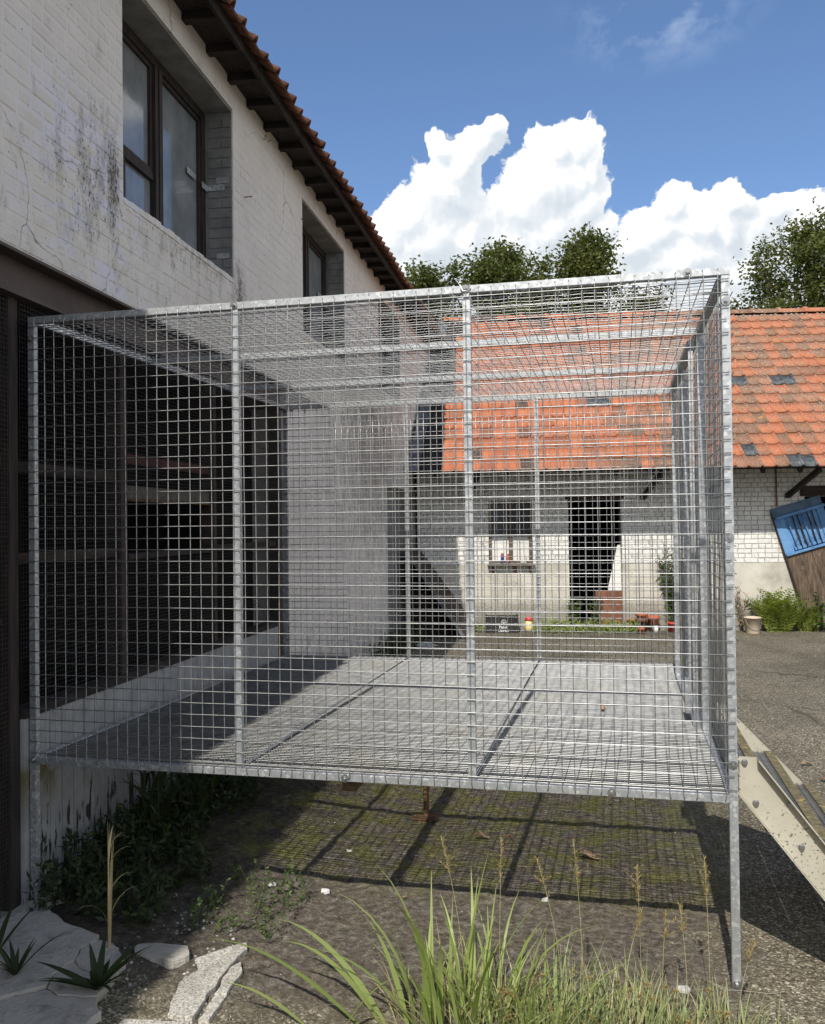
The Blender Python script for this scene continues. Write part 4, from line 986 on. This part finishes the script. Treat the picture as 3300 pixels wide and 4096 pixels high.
for x,y,hh,le,an,lb in ((2.02,-.35,.62,.14,3.0,'tall seed stalk leftmost above the broad grass'),(2.14,-.34,.63,.02,.0,'upright seed stalk with bushy top rising over the cage shadow'),(2.43,-.28,.62,.05,2.8,'tallest thin seed stalk in front of the fallen leaf'),(2.36,-.30,.55,.16,3.1,'curved seed stalk bent to the left'),(2.63,-.22,.52,.03,2.4,'straight seed stalk below the cage corner bolt'),(2.70,-.20,.36,.06,.6,'short yellow seed stalk near the front of the leg'),(2.79,-.16,.36,.10,2.2,'short stalk with reddish head left of the leg'),(2.87,-.12,.52,.08,1.8,'seed stalk just left of the galvanised leg'),(2.95,-.24,.30,.22,.3,'leaning seed stalk just right of the leg foot'),(2.56,-.36,.42,.2,.5,'drooping brown seed stalk over the crumbly soil')):
    seed_stalk(x,y,hh,le,an,lb)
# small dried flower balls
m=MB()
for k in range(36):
    x,y=U(2.1,2.95),U(-.48,-.22); z=hgt(x,y)+U(.06,.16)
    m.tube([(x,y,hgt(x,y)),(x+U(-.02,.02),y,z)],.0012,3)
    for j in range(26): 
        dd=Vector((U(-1,1),U(-1,1),U(-.3,1))); leafq(m,(x,y,z),dd,.015,.005)
tag(m.obj('dry_flower_heads','seed_head',None,recalc=False),'round dried pinkish flower heads among the fine foreground grass','dried flowers')
# dry straw stalk on the slab
o=root('straw_stalk','single straw coloured dead grass stalk standing on the broken slab','grass stalk',(.585,-.31,.086)); m=MB()
for k in range(6): blade(m,(U(-.006,.006),U(-.006,.006),0),U(0,6.28),U(.36,.56),.008,U(.02,.07),U(.0,.25),9)
for k in range(8): blade(m,(U(-.012,.012),0,U(.06,.4)),U(0,6.28),U(.08,.2),.008,.3,2.2,6)
m.obj('stalk','straw',o,True,recalc=False)
def rosette(x,y,z,label,n,l0,l1,wd,mt='dark_leaf'):
    m=MB()
    for k in range(n): blade(m,(x,y,z),6.283*k/n+U(-.3,.3),U(l0,l1),wd*U(.8,1.2),U(.5,1.15),U(.3,.9),8)
    tag(m.obj('leaf_rosette',mt,None,True,recalc=False),label,'weed')
rosette(.715,-.60,.083,'dark long leaved weed rosette growing from cracks in the slab',15,.13,.26,.030)
rosette(.36,-.58,.085,'dark grass tuft at the bottom left edge of the slab',11,.1,.26,.018)
rosette(.18,-.46,.085,'dark arching leaf tuft at the far left edge',7,.15,.3,.02)
rosette(.18,.10,.09,'small dark weed at the foot of the left cage leg',9,.08,.2,.02)
# shaded weeds under the cage along the white boards
def weedbed(name,label,pts,mt,lf):
    m=MB()
    for (x,y,hh) in pts:
        z=hgt(x,y); top=Vector((x+U(-.06,.06),y+U(-.06,.06),z+hh)); b0=Vector((x,y,z)); m.tube([b0,b0.lerp(top,.5)+Vector((U(-.01,.01),0,0)),top],.0014,3,cap=False)
        for k in range(int(6+hh*40)):
            t=random.random(); leafq(m,b0.lerp(top,t),Vector((U(-1,1),U(-1,1),U(-.1,.9))),lf*U(.5,1.2),lf*.35)
    o=m.obj(name,mt,None,recalc=False); o['kind']='stuff'; o['label']=label
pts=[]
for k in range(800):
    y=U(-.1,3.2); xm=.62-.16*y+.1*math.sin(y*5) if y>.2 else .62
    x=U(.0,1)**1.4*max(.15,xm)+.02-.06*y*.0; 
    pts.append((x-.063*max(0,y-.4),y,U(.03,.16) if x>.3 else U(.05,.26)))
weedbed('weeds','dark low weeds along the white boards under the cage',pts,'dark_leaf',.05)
weedbed('weeds','small grey green weeds at the sunlit shadow edge by the kerb',[(U(.75,1.15),U(-.05,.50),U(.04,.14)) for k in range(60)],'weed_leaf',.028)
weedbed('weeds','low green weeds along the foot of the barn wall',[bp(U(.10,1.75),U(-.42,-.05),0)[:2]+(U(.05,.22),) for k in range(230)]+[bp(U(-.8,-.45),U(-.3,-.1),0)[:2]+(U(.05,.2),) for k in range(30)],'grass_green',.06)
weedbed('weeds','weeds along the foot of the farmhouse wall',[(-.063*y+U(.02,.35),y,U(.05,.3)) for y in [U(3.3,10) for _ in range(260)]],'dark_leaf',.07)
# reed like plant by the white boards
for (x,y,n,hh,lb) in ((.20,.75,7,.64,'tall dark reed like plant against the white boards under the cage'),(.22,1.15,6,.60,'second reed like plant farther back along the white boards')):
    m=MB(); 
    for k in range(n):
        bx,by=x+U(-.09,.09),y+U(-.12,.12); t=Vector((bx+U(-.04,.04),by,hgt(bx,by)+hh*U(.75,1.0))); b0=Vector((bx,by,hgt(bx,by))); m.tube([b0,t],.004,5,.0025)
        for j in range(7):
            q=b0.lerp(t,.2+.8*j/7); blade(m,q,U(0,6.28),U(.16,.34),.024,U(.3,.7),U(.8,1.9),7)
    tag(m.obj('reed_plant','dark_leaf',None,True,recalc=False),lb,'plant')
# fern and neighbours at the barn
def fern(x,y,label,n,l0,l1,mt):
    m=MB()
    for k in range(n):
        a=U(0,6.283); ln=U(l0,l1); th=U(.03,.5); d=Vector((math.cos(a),math.sin(a),0)); p=Vector((x+U(-.16,.16),y+U(-.08,.08),0)); s=Vector((-math.sin(a),math.cos(a),0)); seg=16
        for i in range(seg):
            t=i/seg; st=(d*math.sin(th)+Vector((0,0,1))*math.cos(th)); q=p+st*(ln/seg); th+=.03+.11*t*t
            wl=.13*math.sin(math.pi*min(1,t*.85+.12))*ln/.6
            for sg in (-1,1): leafq(m,p,s*sg+st*.45,wl,.022,n=st.cross(s))
            p=q
    tag(m.obj('fern',mt,None,recalc=False),label,'fern')
fern(5.02,11.36,'large yellow green fern clump growing at the foot of the leaning door',64,.55,.86,'fern_leaf')
fern(5.50,11.50,'smaller bright fern at the right edge beside the large one',34,.32,.5,'fern_leaf')
def bushy(name,x,y,hh,n,label,mt,ll,lw,spread=.25):
    o=root(name,label,'plant',(x,y,0)); m=MB(); l=MB()
    for k in range(n):
        a=U(0,6.283); t=Vector((math.cos(a)*spread*U(.2,1),math.sin(a)*spread*U(.2,1)*.7,hh*U(.55,1))); b0=Vector((U(-.06,.06),U(-.05,.05),0)); m.tube([b0,b0.lerp(t,.5)+Vector((0,0,.04)),t],.005,5,.002)
        for j in range(int(46*hh)):
            u=.12+.88*random.random(); leafq(l,b0.lerp(t,u),Vector((U(-1,1),U(-1,1),U(-.35,.9))),ll*U(.6,1.2),lw)
    m.obj('stems','bark',o,True); l.obj('leaves',mt,o,recalc=False)
x,y,_=bp(2.40,-.15,0); bushy('tall_plant',x,y,1.42,16,'tall bushy plant with narrow dark leaves standing in pots by the barn','weed_leaf',.17,.022,.30)
x,y,_=bp(.78,-.12,0); bushy('young_plant',x,y,.62,5,'young leafy plant at the left side of the barn doorway','weed_leaf',.12,.03,.12)
x,y,_=bp(1.12,-.10,0); bushy('young_plant',x,y,.75,4,'thin young plant in the middle of the barn doorway','weed_leaf',.11,.026,.12)
bushy('young_plant',5.62,11.42,.62,3,'upright narrow leaved seedling above the fern at the right edge','weed_leaf',.13,.035,.06)
x,y,_=bp(3.42,-.10,0); bushy('dry_weed',x,y,.72,5,'thin dried weed against the plinth left of the bucket','dead_leaf',.07,.014,.16)

# ------------------------------------------------------------------ slab pieces, kerb stones, litter
def slab(poly,z1,label,mt='concrete',th=.10,grp='broken concrete pieces by the farmhouse'):
    pts=[]
    n=len(poly)
    for i in range(n):
        a=Vector(poly[i]); bb=Vector(poly[(i+1)%n]); k=max(1,int((bb-a).length/.022))
        for j in range(k):
            p=a.lerp(bb,j/k); 
            q=Vector((p.x*14,p.y*14,3)); ce=sum((Vector(c_) for c_ in poly),Vector((0,0)))/n; ow=(p-ce).normalized()*.003
            pts.append((p.x+ow.x+.011*mnoise.noise(q)+.004*mnoise.noise(q*4),p.y+ow.y+.011*mnoise.noise(q+Vector((7,0,0)))+.004*mnoise.noise(q*4+Vector((7,0,0)))))
    o=MB().prism(pts,z1-th,z1).obj('concrete_slab',mt,bevel=0); mo=o.modifiers.new('b','BEVEL'); mo.width=.003; mo.segments=2; mo.limit_method='ANGLE'
    tag(o,label,'slab',grp); return o
slab([(-.3,-.115),(-.005,.01),(.134,-.056),(.279,-.160),(.39,-.195),(.482,-.228),(.493,-.268),(.47,-.35),(.506,-.437),(.49,-.54),(.516,-.626),(.409,-.725),(.25,-.80),(-.3,-1.0)],.092,'largest cracked concrete slab piece in front of the left cage leg')
slab([(-.3,-.105),(-.01,.02),(.10,-.02),(.13,.05),(.02,.13),(-.3,.06)],.098,'narrow concrete strip at the foot of the dark timber post')
slab([(.50,-.262),(.57,-.272),(.652,-.343),(.705,-.409),(.725,-.53),(.62,-.50),(.512,-.43),(.478,-.35)],.087,'small concrete piece beneath the straw stalk')
slab([(.518,-.44),(.62,-.51),(.728,-.545),(.735,-.64),(.60,-.655),(.526,-.628),(.498,-.54)],.084,'broken concrete piece under the weed rosette')
slab([(.524,-.638),(.60,-.665),(.738,-.65),(.80,-.72),(.78,-1.0),(.3,-1.1),(.26,-.81),(.412,-.735)],.080,'low concrete piece at the bottom edge')
slab([(.648,-.24),(.74,-.20),(.865,-.205),(.90,-.27),(.87,-.33),(.70,-.30)],.072,'dark concrete fragment lying in the shade beside the kerb','concrete',.05)
def kerb(poly,z1,label): slab(poly,z1,label,'aggregate',.11,'kerb stones')
kerb([(.914,-.236),(.99,-.13),(1.058,-.064),(1.078,-.12),(1.070,-.318),(1.096,-.62),(1.003,-.625),(.946,-.426)],.040,'long pale aggregate kerb stone pointing at the cage')
kerb([(1.077,-.266),(1.098,-.211),(1.13,-.268),(1.142,-.44),(1.10,-.45)],.034,'narrow broken kerb stone right of the long one')
kerb([(1.102,-.46),(1.143,-.45),(1.156,-.60),(1.118,-.615)],.030,'small kerb fragment at the end of the narrow one')
kerb([(.82,-.70),(.909,-.675),(1.104,-.65),(1.10,-.9),(.82,-.9)],.040,'flat kerb piece cut by the bottom edge')
def stone(mb,x,y,z,r):
    o=len(mb.v); n=6
    ring=[(x+r*U(.7,1.2)*math.cos(a),y+r*U(.7,1.2)*math.sin(a)) for a in np.linspace(0,6.283,n,endpoint=False)]
    mb.v+= [(a,b_,z) for a,b_ in ring]+[(x+(a-x)*.6,y+(b_-y)*.6,z+r*U(.5,.9)) for a,b_ in ring]
    mb.f+= [(o+i,o+(i+1)%n,o+n+(i+1)%n,o+n+i) for i in range(n)]+[tuple(o+n+i for i in range(n))]
m=MB()
for k in range(420):
    x,y=U(.6,3.0),U(-.75,3.0); stone(m,x,y,hgt(x,y)-.002,U(.0015,.0055))
for k in range(110): 
    x,y=U(.6,1.0),U(-.6,.1); stone(m,x,y,hgt(x,y)-.002,U(.003,.010))
m.obj('gravel','pebble',None,recalc=False,kind='stuff',label='tiny pale grit scattered on the dirt')
m=MB()
for k in range(15000):
    x,y=U(.60,2.98),-.62+3.4*random.random()**1.7
    if mnoise.noise(Vector((x*4,y*4,5)))<-.18 or (x<.9 and y<.1): continue
    stone(m,x,y,hgt(x,y)-.003,U(.003,.010))
m.obj('soil_crumbs','ground',None,recalc=False,kind='stuff',label='loose dark soil crumbs')
m=MB()
for k in range(420):
    x,y=U(3.05,8),U(1.0,10.5); leafq(m,(x,y,hgt(x,y)+.006),Vector((U(-1,1),U(-1,1),U(0,.1))),U(.012,.05),U(.008,.02),n=(U(-.1,.1),U(-.1,.1),1))
for k in range(120):
    x,y=U(-.2,3.0),U(3.3,10.2); leafq(m,(x,y,hgt(x,y)+.006),Vector((U(-1,1),U(-1,1),U(0,.1))),U(.012,.05),U(.008,.02),n=(0,0,1))
for k in range(110):
    x,y=U(.4,2.9),U(-.6,2.6); leafq(m,(x,y,hgt(x,y)+.012),Vector((U(-1,1),U(-1,1),U(-.05,.2))),U(.01,.04),U(.003,.012),n=(U(-.3,.3),U(-.3,.3),1))
m.obj('leaf_litter','dead_leaf',None,recalc=False,kind='stuff',label='small dry leaf bits on the ground')
def dead_leaf(x,y,ln,a,label,mt='dead_leaf'):
    m=MB(); z=hgt(x,y)+.016; d=Vector((math.cos(a),math.sin(a),0)); s=Vector((-d.y,d.x,0)); v=[];n=7
    for i in range(n+1):
        t=i/n; wv=ln*.24*math.sin(math.pi*min(1,max(.03,t)))**.8; p=Vector((x,y,z))+d*ln*(t-.5)+Vector((0,0,.012*math.sin(t*5)))
        v+=[p-s*wv+Vector((0,0,.008)),p,p+s*wv+Vector((0,0,.01))]
    m.add(v,[(i*3+j,i*3+j+1,i*3+j+4,i*3+j+3) for i in range(n) for j in range(2)]); o=m.obj('dry_leaf',mt,None,True,recalc=False); sm=o.modifiers.new('t','SOLIDIFY'); sm.thickness=.0012
    tag(o,label,'leaf','fallen leaves')
dead_leaf(1.82,1.38,.085,.1,'pale tan fallen leaf in the moss right of the prop leg'); dead_leaf(2.40,1.22,.11,-.2,'brown fallen leaf in the barred shade near the right side'); dead_leaf(1.97,1.40,.04,.6,'tiny reddish leaf beside the pale tan one')
dead_leaf(3.92,2.9,.12,.2,'large tan leaf on the asphalt beyond the stairs'); dead_leaf(3.86,3.3,.09,.5,'dark curled leaf on the asphalt beyond the stairs')
for (x,y,s_,lb) in ((1.20,.52,.022,'white paper scrap on the dirt near the shadow line'),(.94,.50,.02,'flat white scrap at the left end of the sunlit dirt'),(2.22,.66,.018,'white scrap on the front shadow line'),(1.16,1.05,.018,'white scrap in the barred shade'),(2.78,-.02,.03,'glinting white scrap left of the leg foot')):
    m=MB(); z=hgt(x,y); ps=[(x+s_*U(.5,1.2)*math.cos(a),y+s_*U(.4,1)*math.sin(a)) for a in np.linspace(0,6.28,7,endpoint=False)]; m.prism(ps,z+.002,z+.012,.008); tag(m.obj('paper_scrap','white_scrap',None),lb,'litter','white scraps')
tag(MB().tube([(2.86,.03,.03),(2.93,-.02,.022),(3.02,.0,.014),(3.08,.0,.012),(3.15,.03,.01)],.0016,5).obj('twig','root_stub',None,True),'pale bent twig lying at the foot of the cage leg','twig')
tag(MB().lathe([(.0,0),(.012,.004),(.014,.014),(.006,.026)],(2.48,1.42,ZB+T+.004),8).obj('nut_shell','dead_leaf',None,True),'small brown nut shell on the cage grating','shell')

# ------------------------------------------------------------------ trees behind the barn
def tree(x,y,hh,rad,label,nleaf,zc,seed,sub,mt='tree_leaf'):
    random.seed(seed); t=root('tree',label,'tree',(x,y,0),0,'trees behind the barn'); m=MB()
    m.tube([(0,0,-.1),(U(-.1,.1),0,zc*.4),(U(-.2,.2),0,zc)],.22,9,.10)
    lf=MB(); tips=[]; half=hh-zc-.25
    for k in range(sub):
        a=U(0,6.283); q=U(-.75,1.0); cz=zc+half*q; fall=math.sqrt(max(.03,1-q*q)); rr=rad*U(.45,1.0)*fall
        tip=Vector((math.cos(a)*rr,math.sin(a)*rr,cz+U(-.1,.25))); b0=Vector((0,0,min(zc,max(1.5,cz-1.6))))
        mid=b0.lerp(tip,.55)+Vector((U(-.2,.2),U(-.2,.2),U(0,.2))); m.tube([b0,mid,tip],.05,5,.010,cap=False); tips.append((mid,tip))
        for j in range(3):
            e=tip+Vector((U(-.4,.4),U(-.4,.4),U(-.1,.5))); m.tube([mid.lerp(tip,U(.3,1)),e],.012,4,.004,cap=False); tips.append((tip,e))
    per=nleaf//len(tips)
    for (a_,b_) in tips:
        cr=U(.22,.48)
        for i in range(per):
            q=a_.lerp(b_,.2+.85*random.random()); g=Vector((random.gauss(0,1),random.gauss(0,1),random.gauss(0,.8)))*cr*.6
            leafq(lf,q+g,Vector((U(-1,1),U(-1,1),U(-.7,.5))),U(.09,.16),U(.05,.08))
    for k in range(max(10,sub//2)):   # twigs breaking the outline
        a_,b_=random.choice(tips); 
        e=b_+Vector((U(-.35,.35),U(-.3,.3),U(.2,.55)))
        m.tube([b_,e],.008,4,.003,cap=False)
        for i in range(26): leafq(lf,b_.lerp(e,random.random())+Vector((U(-.05,.05),U(-.05,.05),U(-.04,.04))),Vector((U(-1,1),U(-1,1),U(-.2,.8))),U(.08,.13),.045)
    m.obj('trunk','bark',t,True,recalc=False); l=lf.obj('crown',mt,t,recalc=False); l['kind']='stuff'
tree(-2.15,20.0,8.55,1.0,'small round tree between the house roof and the taller trees',9000,6.6,11,22)
tree(-.35,20.6,9.15,1.25,'bushy green tree with a thin upright tip left of the cage post',15000,7.0,12,40)
tree(1.0,21.0,8.9,1.2,'lighter middle tree between the bushy one and the darker one',11000,6.9,16,30)
tree(2.0,20.9,9.3,.95,'darker tree behind the middle of the cage roof',12000,7.0,13,30)
tree(3.4,22.5,8.3,1.0,'lower tree with a long thin branch beside the darker one',6000,6.3,14,16)
tree(7.9,22.4,9.7,2.1,'large tree over the right end of the barn roof',30000,6.6,15,80)
tree(11.0,24.5,10.2,2.4,'tree at the far right beyond the barn',10000,6.5,17,40)
random.seed(99)
# far hedge line closing the horizon
m=MB()
for k in range(5200):
    x=U(-60,60); y=44+U(-2,2)+.02*x; leafq(m,(x,y,U(0,5.0)+.9*math.sin(x*.7)),Vector((U(-1,1),U(-1,1),U(-.6,.6))),U(.5,1.0),U(.4,.7))
o=m.obj('far_woods','tree_leaf',None,recalc=False); o['kind']='stuff'; o['label']='distant wood behind the yard'
